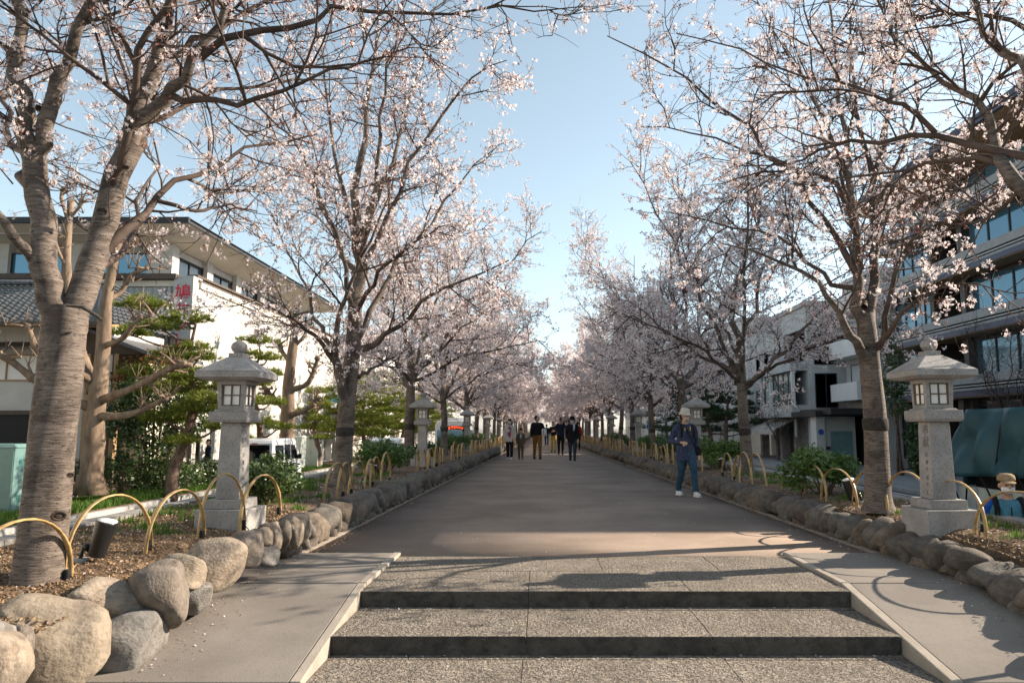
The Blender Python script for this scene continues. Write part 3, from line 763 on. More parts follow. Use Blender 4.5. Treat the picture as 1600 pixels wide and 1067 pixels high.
# its wound collar where the limbs part
MB().tube([at(104, 478, 4.9) - b1, at(128, 480, 4.88) - b1, at(150, 492, 4.95) - b1, at(160, 500, 5.05) - b1], [.008, .012, .012, .008], 6).build('bark_ridge', MATS['wrap'], t1, True)

def knot(t, base, c, r, dirn):
    c = Vector(c) - Vector(base); d = Vector(dirn).normalized(); Q = d.to_track_quat('Z', 'Y').to_matrix()
    mb = MB(); ring = [c + Q @ Vector((r * 1.25 * math.cos(a), r * .8 * math.sin(a), 0)) for a in np.linspace(0, 2 * math.pi, 13)]
    mb.tube(ring, r * .30, 6).ellip(c - d * r * .15, (r * 1.0, r * .62, r * .30), 10, 6, Q); mb.build('knot', MATS['scar'], t, True)
for px, py, off, r_ in ((24, 132, .080, .030), (62, 170, .070, .022), (60, 348, .105, .028), (92, 806, .165, .032), (78, 560, .15, .018), (160, 330, .10, .024), (196, 262, .09, .016), (110, 742, .15, .016)):
    p_ = at(px, py, 5.12); v_ = (EYE - p_).normalized(); knot(t1, b1, p_ + v_ * off, r_, v_)

# ---- second tree on the left
b2 = at(533, 752, 12.2); b2.z = soil_h(b2.x, b2.y, -1) - .03
T = lambda *p: rel(b2, p)
trunk = (T((530, 760, 12.2), (536, 720, 12.2), (542, 640, 12.2), (548, 580, 12.2), (553, 512, 12.2), (556, 450, 12.2)), .148, .112)
limbs = [
    (T((556, 460, 12.2), (560, 380, 12.2), (564, 280, 12.3), (572, 190, 12.4), (585, 60, 12.5), (590, -60, 12.5)), .105, .012, .2),
    (T((540, 632, 12.1), (531, 590, 12.0), (524, 560, 11.9)), .085, .065, 1.2),
    (T((524, 562, 11.9), (529, 500, 11.8), (541, 456, 11.6), (560, 415, 11.4), (590, 350, 11.2), (620, 250, 11.0)), .052, .010, .25),
    (T((523, 566, 11.9), (500, 535, 11.8), (475, 509, 11.6), (445, 490, 11.4), (415, 478, 11.3), (385, 462, 11.2)), .045, .008, .25),
    (T((522, 560, 11.9), (505, 515, 12.1), (485, 470, 12.3), (455, 408, 12.6), (425, 330, 12.9)), .048, .009, .25),
    (T((560, 548, 12.1), (580, 537, 12.0), (600, 524, 11.8), (628, 506, 11.6), (670, 468, 11.3), (726, 435, 11.0), (800, 405, 10.8)), .070, .010, .3),
    (T((557, 530, 12.2), (590, 470, 12.4), (640, 390, 12.7), (700, 310, 13), (770, 230, 13.2)), .060, .010, .25),
    (T((560, 430, 12.2), (600, 350, 12.0), (650, 240, 11.8), (720, 140, 11.6), (790, 95, 11.4)), .055, .008, .2),
    (T((556, 440, 12.2), (520, 360, 12.0), (470, 250, 11.9), (420, 120, 11.8)), .055, .008, .2),
    (T((560, 400, 12.2), (530, 280, 12.6), (510, 150, 13), (490, 0, 13.4)), .055, .008, .2),
    (T((562, 380, 12.2), (610, 260, 12.8), (650, 120, 13.2), (680, 10, 13.4)), .055, .008, .2),
    (T((561, 400, 12.2), (590, 270, 11.4), (600, 130, 10.8), (640, 0, 10.4)), .05, .008, .2),
    (T((556, 500, 12.2), (543, 430, 11.7), (520, 350, 11.3), (485, 270, 11.1), (450, 200, 11.0)), .05, .008, .2),
    (T((556, 490, 12.2), (590, 430, 11.3), (640, 380, 10.6), (700, 350, 10.1)), .045, .008, .2),
    (T((560, 590, 12.2), (585, 575, 12.6), (620, 555, 13.2), (680, 520, 13.8)), .035, .006, .3),
]
r = cherry_meshes(102, trunk, limbs, 1, nA=6.5, lenA=(.8, 1.9), bloom=.58, nB=7, dens=.9)
t2 = place_cherry(r, b2, 'cherry tree with a low left limb, between the two nearest left stone lanterns', ROW, ((Vector(at(539, 664, 12.2)) - b2), .178))

# ---- first full tree on the right
b3 = at(1369, 792, 8.6); b3.z = soil_h(b3.x, b3.y, 1) - .03
T = lambda *p: rel(b3, p)
trunk = (T((1372, 800, 8.6), (1370, 740, 8.6), (1367, 650, 8.6), (1362, 590, 8.6), (1357, 530, 8.6), (1352, 490, 8.6)), .145, .10)
limbs = [
    (T((1358, 560, 8.55), (1343, 545, 8.45), (1326, 520, 8.4), (1314, 489, 8.35), (1290, 455, 8.3), (1262, 430, 8.5), (1200, 400, 8.7), (1130, 378, 8.9)), .065, .009, .3),
    (T((1352, 505, 8.6), (1345, 450, 8.6), (1336, 380, 8.6), (1325, 274, 8.7), (1319, 200, 8.8), (1300, 80, 8.9), (1290, -60, 9)), .075, .010, .25),
    (T((1358, 520, 8.65), (1362, 450, 8.7), (1361, 380, 8.7), (1364, 274, 8.8), (1380, 205, 8.8), (1402, 80, 8.9), (1420, -80, 9)), .07, .010, .25),
    (T((1372, 545, 8.5), (1386, 493, 8.3), (1399, 425, 8.3), (1425, 375, 8.2), (1455, 320, 8.2), (1475, 260, 8.2)), .042, .007, .3),
    (T((1374, 538, 8.5), (1400, 500, 8.2), (1428, 472, 8.0), (1460, 455, 7.8), (1491, 446, 7.6), (1518, 430, 7.5)), .036, .006, .35),
    (T((1337, 425, 8.6), (1310, 370, 8.7), (1276, 325, 8.8), (1222, 257, 8.8), (1150, 190, 8.7), (1060, 120, 8.6), (950, 60, 8.5)), .045, .006, .2),
    (T((1334, 335, 8.6), (1300, 290, 8.8), (1255, 266, 9.0), (1180, 240, 9.3), (1090, 210, 9.6), (1000, 190, 9.8)), .036, .006, .2),
    (T((1345, 450, 8.6), (1300, 440, 8.9), (1250, 400, 9.3), (1205, 367, 9.7), (1120, 350, 10), (1030, 330, 10.2)), .036, .006, .25),
    (T((1362, 400, 8.7), (1385, 320, 9.0), (1410, 220, 9.4), (1440, 110, 9.8), (1460, 20, 10.1)), .04, .006, .25),
    (T((1325, 280, 8.7), (1290, 190, 8.9), (1240, 90, 9.1), (1180, 0, 9.3)), .04, .006, .25),
    (T((1364, 280, 8.8), (1340, 180, 9.2), (1330, 60, 9.6), (1320, -40, 9.8)), .04, .006, .25),
    (T((1361, 300, 8.8), (1380, 220, 8.9), (1400, 100, 9.2), (1440, 10, 9.4)), .036, .006, .25),
    (T((1345, 420, 8.6), (1330, 330, 8.3), (1290, 220, 8.0), (1230, 130, 7.9)), .036, .006, .25),
    (T((1350, 480, 8.6), (1330, 410, 9.3), (1320, 330, 10), (1280, 240, 10.6)), .04, .006, .25),
]
r = cherry_meshes(103, trunk, limbs, 2, nA=6, lenA=(.7, 1.7), bloom=.5, nB=6, flower='fan', dens=.85)
t3 = place_cherry(r, b3, 'slender cherry tree with several upright stems, behind the nearest right stone lantern', ROWR, ((Vector(at(1368, 662, 8.6)) - b3), .128))

# ---- the tree just off to the right whose branches reach in overhead
b4 = Vector((3.95, 2.35, 0)); b4.z = .02
T = lambda *p: rel(b4, p)
tz = Vector((0, 0, 1)); W = lambda x, y, z: Vector((x, y, z)) - b4
trunk = ([Vector((0, 0, -.1)), Vector((.02, .02, .9)), Vector((0, .05, 1.8)), Vector((-.03, .1, 2.4))], .17, .13)
limbs = [
    ([W(3.92, 2.45, 2.2), W(3.6, 3.3, 2.6), at(1650, 320, 4.0) - b4, at(1600, 288, 4.1) - b4, at(1576, 260, 4.2) - b4, at(1559, 223, 4.3) - b4, at(1530, 181, 4.4) - b4, at(1487, 135, 4.5) - b4, at(1454, 110, 4.6) - b4, at(1390, 60, 4.8) - b4], .07, .007, .45),
    ([at(1640, 258, 4.05) - b4, at(1600, 243, 4.1) - b4, at(1530, 223, 4.3) - b4, at(1462, 211, 4.5) - b4, at(1403, 213, 4.6) - b4, at(1335, 219, 4.8) - b4, at(1276, 240, 5.0) - b4, at(1226, 257, 5.2) - b4, at(1150, 265, 5.4) - b4], .030, .004, .2),
    ([at(1578, 262, 4.2) - b4, at(1521, 249, 4.3) - b4, at(1462, 253, 4.5) - b4, at(1403, 266, 4.7) - b4, at(1319, 276, 4.9) - b4, at(1234, 291, 5.2) - b4], .020, .004, .2),
    ([at(1462, 208, 4.5) - b4, at(1411, 173, 4.6) - b4, at(1382, 156, 4.7) - b4, at(1319, 131, 4.8) - b4, at(1234, 110, 5.0) - b4, at(1150, 72, 5.2) - b4, at(1060, 55, 5.4) - b4], .018, .004, .1),
    ([W(3.92, 2.5, 2.3), W(3.7, 3.0, 3.0), at(1680, 150, 3.8) - b4, at(1600, 97, 3.9) - b4, at(1563, 63, 4.0) - b4, at(1517, 0, 4.1) - b4, at(1460, -80, 4.2) - b4], .05, .008, .45),
    ([at(1640, 60, 4.2) - b4, at(1560, 30, 4.4) - b4, at(1480, 22, 4.6) - b4, at(1400, 40, 4.8) - b4, at(1300, 30, 5) - b4], .018, .004, .1),
    ([W(3.92, 2.45, 2.3), W(4.1, 2.5, 3.6), W(4.3, 2.6, 5.4), W(4.4, 2.8, 7.0)], .09, .012, .4),
    ([W(3.92, 2.4, 2.2), W(4.6, 2.5, 3.4), W(5.6, 2.6, 4.8)], .06, .01, .4),
    ([W(3.92, 2.4, 2.2), W(4.3, 1.6, 3.4), W(4.9, .6, 4.9)], .06, .01, .4),
    ([at(1600, 290, 4.1) - b4, at(1560, 330, 4.3) - b4, at(1500, 350, 4.5) - b4, at(1440, 345, 4.7) - b4], .014, .004, .2),
]
r = cherry_meshes(104, trunk, limbs, 2, nA=6, lenA=(.45, 1.2), bloom=.48, nB=6, S0=16, dens=.68)
place_cherry(r, b4, 'cherry tree at the right edge whose long bare limbs reach in over the ramp', ROWR)

# ---- the rows going away
MIDS = [generic_tree(210 + k, 1, lean=((.25, 0), (-.2, .15), (.1, -.2))[k % 3], H=8.3 + .3 * k, spread=3.0, nA=7, bloom=.62, nB=8) for k in range(2)]
FARS = [generic_tree(230 + k, 0, lean=((.2, 0), (-.2, .1))[k % 2], H=8.2, spread=3.15, nA=8, nB=6, bloom=.88) for k in range(2)]
rt = random.Random(5)
ORD = ['third', 'fourth', 'fifth', 'sixth', 'seventh', 'eighth', 'ninth']
def row(side, x, y0, dy, n, group):
    for k in range(n):
        y = y0 + dy * k + rt.uniform(-.25, .25); xx = x + rt.uniform(-.08, .08)
        z = SOIL_Z - .03
        nm = 'left' if side < 0 else 'right'
        lab = '%s cherry tree of the %s row counted from the steps' % (ordinal(k + (3 if side < 0 else 2)), nm)
        far = y > 41
        res = rt.choice(FARS) if far else MIDS[k % 2]
        place_cherry(res, (xx, y, z), lab, group, None if far else ((.05, 0, 1.285 - z), .142), rt.uniform(0, 6.28), rt.uniform(.92, 1.08))
row(-1, -3.42, 18.9, 6.7, 24, ROW)
row(1, 4.12, 15.1, 6.1, 27, ROWR)
# ================================================================== lettering
def text_mesh(s, size, m, depth=.003, bold=0.0):
    c = bpy.data.curves.new('lettering', 'FONT'); c.body = s; c.size = size; c.align_x = 'CENTER'; c.align_y = 'CENTER'; c.extrude = depth; c.offset = bold; c.resolution_u = 3
    o = bpy.data.objects.new('lettering', c); COL.objects.link(o)
    dg = bpy.context.evaluated_depsgraph_get(); dg.update()
    me = bpy.data.meshes.new_from_object(o.evaluated_get(dg)); bpy.data.objects.remove(o); me.materials.clear(); me.materials.append(m); me.name = 'lettering'
    return me
# ================================================================== stone lanterns
def stroke_marks(rng, n, w, h):
    """worn small carving no longer readable: groups of short cuts"""
    mb = MB()
    for k in range(n):
        zc = -k * h * 1.25
        for j in range(5):
            if rng.random() < .55: mb.box((rng.uniform(-.1, .1) * w, 0, zc + rng.uniform(-.4, .4) * h), (w * rng.uniform(.5, .9), .004, h * .10))
            else: mb.box((rng.uniform(-.35, .35) * w, 0, zc + rng.uniform(-.1, .1) * h), (w * .11, .004, h * rng.uniform(.4, .8)))
    return mb
def lantern(face):
    """face: +1 the carved side looks to +x, -1 to -x"""
    t = thing('stone_lantern', 'stone lantern', 'stone lantern')
    def P(name, fn, bev=.006): mb = MB(); fn(mb); return mb.build(name, MATS['granite'], t, bevel=bev)
    P('base_block', lambda m: m.box((0, 0, .08), (.50, .50, .26)))
    P('plinth', lambda m: m.frustum((0, 0, .212), (.37, .37), (.36, .36), .09))
    P('pillar', lambda m: m.frustum((0, 0, .303), (.235, .235), (.205, .205), .745))
    P('collar', lambda m: (m.frustum((0, 0, 1.05), (.36, .36), (.385, .385), .02), m.box((0, 0, 1.115), (.385, .385, .088)), m.frustum((0, 0, 1.16), (.33, .33), (.30, .30), .018)))
    # lamp house: four corner posts, sills and lintels around an open window on each side, walls lean out a little upward
    lb = P('lamp_house', lambda m: (
        m.frustum((0, 0, 1.178), (.262, .262), (.264, .264), .035),
        m.frustum((0, 0, 1.425), (.282, .282), (.285, .285), .04),
        [m.add([(sx * p, sy * q, z) for (z, o_, i_) in ((1.213, .132, .092), (1.425, .141, .098)) for p, q in ((i_, i_), (o_, i_), (o_, o_), (i_, o_))],
               [f if sx * sy > 0 else f[::-1] for f in ((3, 2, 1, 0), (4, 5, 6, 7), (0, 1, 5, 4), (1, 2, 6, 5), (2, 3, 7, 6), (3, 0, 4, 7))]) for sx in (-1, 1) for sy in (-1, 1)]), .003)
    for k in range(4):
        a = k * math.pi / 2; Q = Matrix.Rotation(a, 4, 'Z')
        mb = MB()
        for x in (-.086, 0, .086): mb.box((x, -.122, 1.319), (.011, .014, .212))
        for z in (1.219, 1.319, 1.419): mb.box((0, -.1225, z), (.18, .012, .011))
        w = mb.build('window', MATS['lattice'], t); w.matrix_local = Q
        MB().box((0, -.112, 1.319), (.19, .006, .212)).build('pane', MATS['paper'], w)
    P('roof', lambda m: (m.frustum((0, 0, 1.466), (.50, .50), (.585, .585), .022), m.box((0, 0, 1.518), (.60, .60, .058)), m.frustum((0, 0, 1.5485), (.60, .60), (.17, .17), .155)), .005)
    P('neck', lambda m: m.box((0, 0, 1.725), (.15, .15, .045)), .004)
    fin = MB().lathe([(.045, 1.745), (.05, 1.76), (.062, 1.768), (.076, 1.792), (.080, 1.815), (.074, 1.84), (.052, 1.862), (.022, 1.878), (.008, 1.892), (.0, 1.897)], 18).build('finial', MATS['granite'], t, True)
    # carving down one face
    ins = obj('inscription', text_mesh('奉\n献', .115, MATS['engraving'], .0015, .0012), t)
    lean = math.atan2(.015, .745)
    ins.location = (face * .1066, -.035, .90); ins.rotation_euler = (R(90) - lean, 0, face * R(90))
    sm = stroke_marks(random.Random(4), 6, .05, .058).build('small_inscription', MATS['engraving'], t)
    sm.location = (face * .1098, -.035, .725); sm.rotation_euler = (-lean if face > 0 else -lean, 0, face * R(90))
    return t
LG = 'stone lanterns standing along both planting beds'
for side, X, Y, face in ((-1, -3.09, 7.50, 1), (1, 3.885, 7.38, -1)):
    nm = 'left' if side < 0 else 'right'
    proto = lantern(face); proto['group'] = LG
    proto['label'] = 'large grey stone lantern beside the steps on the %s bed, its pillar carved' % nm
    z = soil_h(X, Y, side) - .03
    proto.location = (X, Y, z); proto.rotation_euler = (0, 0, R(1.5 * side))
    ords = ['second', 'third', 'fourth', 'fifth', 'sixth']
    for k in range(5):
        y = Y + 11.4 * (k + 1)
        dup(proto, (X + side * .02 * (k % 2) + (.06 if side < 0 else 0), y, SOIL_Z - .03), R((2, -2, 1, 0, 3)[k] * side), '%s stone lantern from the steps along the %s bed' % (ords[k], nm))

# ================================================================== bamboo hoops
def hoop_mesh(w, h, n=18):
    pts = [(0, -w / 2 - .0, -.10)] + [(0, -w / 2 * math.cos(math.pi * k / n) * (1 - .0 * k), h * math.sin(math.pi * k / n) ** .82) for k in range(n + 1)] + [(0, w / 2, -.10)]
    return MB().tube(pts, [.0078 * (1.25 if k in (5, 11, 16) else 1) for k in range(len(pts))], 8, 2.35, up=(1, 0, 0)).mesh('bamboo_hoop', MATS['bamboo'], True)
HOOPS = [hoop_mesh(.70, .50), hoop_mesh(.72, .53), hoop_mesh(.68, .47)]
tie_me = MB().lathe([(.022, -.035), (.027, -.02), (.021, -.006), (.028, .008), (.021, .022), (.026, .034), (.018, .04)], 8).tube([(.02, .0, 0), (.05, .02, -.03), (.06, .03, -.07)], .004, 5).mesh('tie', MATS['cord'], True)
rh = random.Random(21)
def hoop(side, x, y, near, label, w=None, lean=0, group=None):
    z = soil_h(x, y, side) if near else SOIL_Z - .02
    o = obj('bamboo_hoop', rh.choice(HOOPS), None, (x, y, z), (rh.uniform(-.05, .05), rh.uniform(-.08, .08) + lean, rh.uniform(-.13, .13)), (1, (w or .69) / .70, rh.uniform(.93, 1.07)))
    tag(o, label, 'hoop', group or ('bamboo hoops along the %s bed' % ('left' if side < 0 else 'right')), 'thing')
    if y < 24: obj('tie', tie_me, o, (0, .31, .06))
    return o
XL = lambda y: left_edge(y) - .36
XR = lambda y: right_edge(y) + .36
def hoop_feet(side, a, b, top, label, z=None):
    """a hoop whose two feet are traced on the soil; top: photo row of its crown"""
    zz = SOIL_Z - .02; p, q = on_plane(*a, zz), on_plane(*b, zz)
    for _ in range(3): p = on_plane(*a, soil_h(p.x, p.y, side)); q = on_plane(*b, soil_h(q.x, q.y, side))
    m = (p + q) / 2; w = (q - p).xy.length; h = at((a[0] + b[0]) / 2, top, m.y).z - m.z
    me = HOOPS[0]; o = obj('bamboo_hoop', me, None, m, (rh.uniform(-.03, .03), rh.uniform(-.05, .05), math.atan2(q.y - p.y, q.x - p.x) - math.pi / 2), (1, w / .70, h / .50))
    tag(o, label, 'hoop', 'bamboo hoops along the %s bed' % ('left' if side < 0 else 'right'), 'thing'); tt = obj('tie', tie_me, o, (0, .32, .08)); tt.scale = (1, .70 / w, 1)
for a, b, tpx, lab in (((-90, 985), (110, 908), 812, 'bamboo hoop in front of the forked cherry trunk, cut by the picture edge'), ((100, 894), (236, 869), 773, 'bamboo hoop arching over the black ground spotlight'),
    ((226, 873), (318, 845), 765, 'bamboo hoop between the black spotlight and the left stone lantern'), ((309, 853), (382, 834), 740, 'tall bamboo hoop standing in front of the left stone lantern base'), ((374, 836), (438, 808), 742, 'bamboo hoop right of the left stone lantern, in front of the azalea bush')): hoop_feet(-1, a, b, tpx, lab)
for a, b, tpx, lab in (((1524, 840), (1690, 866), 768, 'bamboo hoop cut by the white board, in front of the man in the blue vest'), ((1450, 821), (1541, 839), 751, 'bamboo hoop crossing the base of the right stone lantern'), ((1384, 801), (1458, 817), 737, 'bamboo hoop left of the right stone lantern pillar'),
    ((1333, 789), (1387, 805), 736, 'bamboo hoop in front of the slender right cherry trunk'), ((1284, 779), (1340, 792), 732, 'bamboo hoop beside the right ground spotlight'), ((1256, 771), (1292, 781), 726, 'bamboo hoop in front of the right azalea bush, nearer one'), ((1222, 764), (1258, 772), 722, 'bamboo hoop in front of the right azalea bush, farther one')): hoop_feet(1, a, b, tpx, lab)
segL = [(10.2, 13.4, 'bamboo hoop of the run beside the second left cherry trunk'), (16.5, 20.6, 'bamboo hoop of the run beside the second left lantern'), (22.0, 25.0, 'bamboo hoop of the run before the fourth left cherry tree'), (27, 36, 'bamboo hoop far along the left bed'), (38, 62, 'bamboo hoop far along the left bed')]
segR = [(12.9, 15.0, 'bamboo hoop of the run between the walker in the hat and the second right cherry'), (17.2, 19.2, 'bamboo hoop of the run beside the second right lantern'), (20.2, 23.4, 'bamboo hoop of the run just past the second right lantern'), (24.8, 29.0, 'bamboo hoop of the short run just before the third right stone lantern'), (30.2, 38, 'bamboo hoop far along the right bed'), (40, 62, 'bamboo hoop far along the right bed')]
for side, segs, XF in ((-1, segL, XL), (1, segR, XR)):
    num = 5 if side < 0 else 7
    for a, b, lab in segs:
        y = a
        while y < b:
            hoop(side, XF(y) + rh.uniform(-.03, .03), y, y < 26, '%s bamboo hoop from the steps along the %s bed' % (ordinal(num + 1), 'left' if side < 0 else 'right') if y < 26 else lab); y += .62; num += 1
# ================================================================== shrubs
def leaf_cloud(rng, blobs, n, size, squash=1.0, m='leaf', aspect=.45):
    """leaves through the volume of the given blobs [(centre, radii)]"""
    V = []; tot = sum(b[1][0] * b[1][1] * b[1][2] for b in blobs)
    for c, r in blobs:
        k = max(6, int(n * r[0] * r[1] * r[2] / tot)); d = nrm(rng.normal(size=(k, 3))); rr = rng.uniform(.25, 1, (k, 1)) ** .45
        P = np.array(c) + d * rr * np.array(r) * (1 + .14 * np.sin(9 * d[:, :1] + 7 * d[:, 1:2]))
        V.append((P, d))
    P = np.concatenate([a for a, _ in V]); D = np.concatenate([b for _, b in V])
    nz = nrm(D * .5 + rng.normal(size=P.shape) * .6 + np.array([0, 0, .4])); h = nrm(np.cross(nz, rng.normal(size=P.shape))); g = np.cross(nz, h)
    s = size * rng.uniform(.6, 1.25, len(P))[:, None]
    Q = np.stack([P - h * s, P + g * s * aspect + nz * s * .12, P + h * s, P - g * s * aspect + nz * s * .12], 1).reshape(-1, 3)
    b = np.arange(len(P)) * 4
    return Q, np.stack([b, b + 1, b + 2, b + 3], 1)
def shrub_meshes(seed, r, h, n, size, m, nb=9):
    rng = np.random.RandomState(seed); blobs = []
    for k in range(nb):
        a = rng.uniform(0, 6.28); q = rng.uniform(.2, .72)
        blobs.append(((r * q * math.cos(a), r * q * math.sin(a), h * rng.uniform(.38, .78)), (r * rng.uniform(.3, .5), r * rng.uniform(.3, .5), h * rng.uniform(.22, .36))))
    V, Fc = leaf_cloud(rng, blobs, n, size); mb = MB(); rr = random.Random(seed)
    for k in range(9):
        c = Vector(blobs[k % nb][0]); mb.tube([(c.x * .15, c.y * .15, -.03), (c.x * .6, c.y * .6, c.z * .5), tuple(c)], [.016, .011, .006], 5)
    return np_mesh('foliage', V, Fc, MATS[m]), mb.mesh('stems', MATS['pine_bark'], True)
def shrub(ms, loc, label, s=(1, 1, 1), rz=0, group='clipped azalea bushes in the planting beds', name='azalea_bush'):
    t = thing(name, label, 'bush', loc, rz, group); t.scale = s
    tag(obj('foliage', ms[0], t), kind='stuff'); obj('stems', ms[1], t); return t
AZ = shrub_meshes(31, .62, .80, 4200, .038, 'leaf'); AZ2 = shrub_meshes(32, .60, .72, 4200, .036, 'leaf_bright'); AZ3 = shrub_meshes(33, .5, .6, 1600, .045, 'leaf')
shrub(AZ, (-3.42, 9.3, SOIL_Z - .02), 'leafy dark green azalea bush beside the left stone lantern', (1.0, 1.15, .86))
shrub(AZ2, (4.12, 10.95, SOIL_Z - .02), 'bright green azalea bush beside the right cherry trunk, behind two hoops', (1.0, 1.15, .92))
k = 0
for side, X, lst in ((-1, -3.35, (15.9, 21.9, 28.6, 35.5, 42.5, 49)), (1, 4.15, (17.8, 24.0, 27.8, 34.0, 40.3, 47))):
    for y in lst:
        nm = 'left' if side < 0 else 'right'
        near = {15.9: 'azalea bush behind the second left cherry trunk', 21.9: 'azalea bush past the second left stone lantern', 17.8: 'azalea bush behind the walker in the white hat', 24.0: 'azalea bush halfway to the third right lantern'}
        shrub(AZ3 if k % 2 else AZ2, (X, y, SOIL_Z - .03), near.get(y, '%s azalea bush from the steps along the %s bed' % (ordinal(lst.index(y) + 2), nm)), (1.05, 1.3, 1.0), k * 1.3); k += 1

# ================================================================== ground spotlights
def spotlight():
    t = thing('ground_spotlight', 'x', 'spotlight')
    tilt = Matrix.Rotation(R(14), 4, 'Y')
    b = MB().lathe([(.055, 0), (.058, .01), (.072, .19), (.076, .25), (.076, .262)], 24).build('housing', MATS['black_metal'], t, True); b.matrix_local = Matrix.Translation((.0, 0, .06)) @ tilt
    l = MB().lathe([(.071, 0), (.071, .006), (.0, .012)], 24).build('lens', MATS['paper'], t, True); l.matrix_local = Matrix.Translation((.0, 0, .06)) @ tilt @ Matrix.Translation((0, 0, .2625))
    MB().tube([(-.06, .0, .10), (-.10, 0, .12), (-.115, 0, .06), (-.12, 0, -.02)], .014, 8).box((-.075, 0, .125), (.03, .05, .05)).build('bracket', MATS['black_metal'], t, True)
    MB().lathe([(.062, -.05), (.062, .045), (.056, .055), (.0, .056)], 16, (-.12, 0, -.01)).build('footing', MATS['concrete'], t, True)
    return t
sp = spotlight(); sp['group'] = 'ground spotlights aimed up into the cherry trees'
sp.location = (-3.30, 5.62, soil_h(-3.30, 5.62, -1) - .02); sp['label'] = 'black cylinder ground spotlight beside the forked cherry trunk'
dup(sp, (-3.05, 13.25, SOIL_Z - .02), R(20), 'black ground spotlight behind hoops, beside the second left cherry trunk')
dup(sp, (3.95, 9.55, SOIL_Z - .02), R(190), 'black ground spotlight left of the slender right cherry trunk')
dup(sp, (-3.1, 20.0, SOIL_Z - .02), R(20), 'black ground spotlight beside the third left cherry trunk')
dup(sp, (3.9, 16.0, SOIL_Z - .02), R(170), 'black ground spotlight beside the second right cherry trunk')

# ================================================================== loose matter: litter, grass, petals
def scatter(name, n, fn, size, m, flat=.25, seed=1, aspect=.5):
    rng = np.random.RandomState(seed); P = np.array([fn(rng) for _ in range(n)])
    nz = nrm(rng.normal(size=P.shape) * flat + np.array([0, 0, 1])); h = nrm(np.cross(nz, rng.normal(size=P.shape))); g = np.cross(nz, h)
    s = size * rng.uniform(.4, 1.3, len(P))[:, None]
    Q = np.stack([P - h * s, P + g * s * aspect, P + h * s + nz * s * .3, P - g * s * aspect], 1).reshape(-1, 3); b = np.arange(len(P)) * 4
    return tag(obj(name, np_mesh(name, Q, np.stack([b, b + 1, b + 2, b + 3], 1), MATS[m])), kind='stuff')
def bed_pt(side, y0, y1, dz, inner=.2, pw=1.0):
    def f(rng):
        y = y0 + (y1 - y0) * rng.uniform() ** pw; a = left_edge(y) - inner if side < 0 else right_edge(y) + inner
        b = BED_L + .05 if side < 0 else BED_R - .05; x = rng.uniform(min(a, b), max(a, b)); return (x, y, soil_h(x, y, side) + dz)
    return f
scatter('leaf_litter', 26000, bed_pt(-1, 2.6, 9, .006), .014, 'litter', .7, 2)
scatter('leaf_litter', 9000, bed_pt(1, 3.0, 10, .006), .014, 'litter', .7, 3)
def petal_pt(rng):
    if rng.uniform() < .25:
        x = rng.uniform(SX0, SX1); k = rng.randint(1, 3); return (x, 6.06 - .82 * (k - 1) - abs(rng.normal()) * .05 - .01, -.125 * k + .004)
    y = 6.1 + 24 * rng.uniform() ** 1.7; return (rng.uniform(left_edge(y) + .05, right_edge(y) - .05), y, .004 if y > 7.7 else .006)
scatter('fallen_petals', 420, petal_pt, .010, 'petal', .2, 5, .7)
scatter('fallen_petals', 1500, bed_pt(-1, 4.5, 16, .01), .011, 'petal', .5, 6, .7)
scatter('fallen_petals', 900, bed_pt(1, 5, 16, .01), .011, 'petal', .5, 7, .7)
def edge_pt(dz):
    def f(rng):
        y = 7.8 + 20 * rng.uniform() ** 1.5; e = abs(rng.normal()) * .10
        return ((left_edge(y) + .06 + e) if rng.uniform() < .5 else (right_edge(y) - .06 - e), y, dz)
    return f
def ramp_pt(rng):
    y = 4.0 + 3.7 * rng.uniform(); e = abs(rng.normal()) * .16
    return ((-2.52 + e) if rng.uniform() < .5 else (3.5 - e), y, ramp_z(y) + .005)
scatter('leaf_litter', 1500, edge_pt(.005), .009, 'litter', .4, 9); scatter('fallen_petals', 500, edge_pt(.006), .010, 'petal', .3, 10, .7)
scatter('leaf_litter', 700, ramp_pt, .008, 'litter', .4, 11); scatter('fallen_petals', 120, ramp_pt, .009, 'petal', .3, 12, .7)
def blades(name, n, fn, h, m, seed):
    rng = np.random.RandomState(seed); P = np.array([fn(rng) for _ in range(n)])
    a = rng.uniform(0, 6.28, n); s = h * rng.uniform(.5, 1.3, n); w = s * .10
    d = np.stack([np.cos(a), np.sin(a), np.zeros(n)], 1); e = np.stack([-np.sin(a), np.cos(a), np.zeros(n)], 1)
    tip = P + np.array([0, 0, 1.]) * s[:, None] + e * (s * rng.uniform(-.5, .5, n))[:, None]
    Q = np.stack([P - d * w[:, None], P + d * w[:, None], tip], 1).reshape(-1, 3); b = np.arange(n) * 3
    return tag(obj(name, np_mesh(name, Q, np.stack([b, b + 1, b + 2], 1), MATS[m])), kind='stuff')
rtf = np.random.RandomState(41); TC = [(rtf.uniform(-4.3, -2.95), rtf.uniform(6.4, 16)) for _ in range(60)]; TR = [(rtf.uniform(3.95, 4.7), rtf.uniform(6, 16)) for _ in range(40)]
def tuft_pt(lst, side):
    def f(rng):
        c = lst[rng.randint(len(lst))]; x = c[0] + rng.normal() * .07; y = c[1] + rng.normal() * .07; return (x, y, soil_h(x, y, side) - .005)
    return f
blades('grass_tufts', 5000, tuft_pt(TC, -1), .07, 'grass_blade', 42); blades('grass_tufts', 2500, tuft_pt(TR, 1), .07, 'grass_blade', 43)
blades('grass', 42000, lambda rng: (rng.uniform(-13.8, -11.75), 12 + 30 * rng.uniform() ** 1.2, ROAD_Z + .15), .16, 'grass_blade', 44)
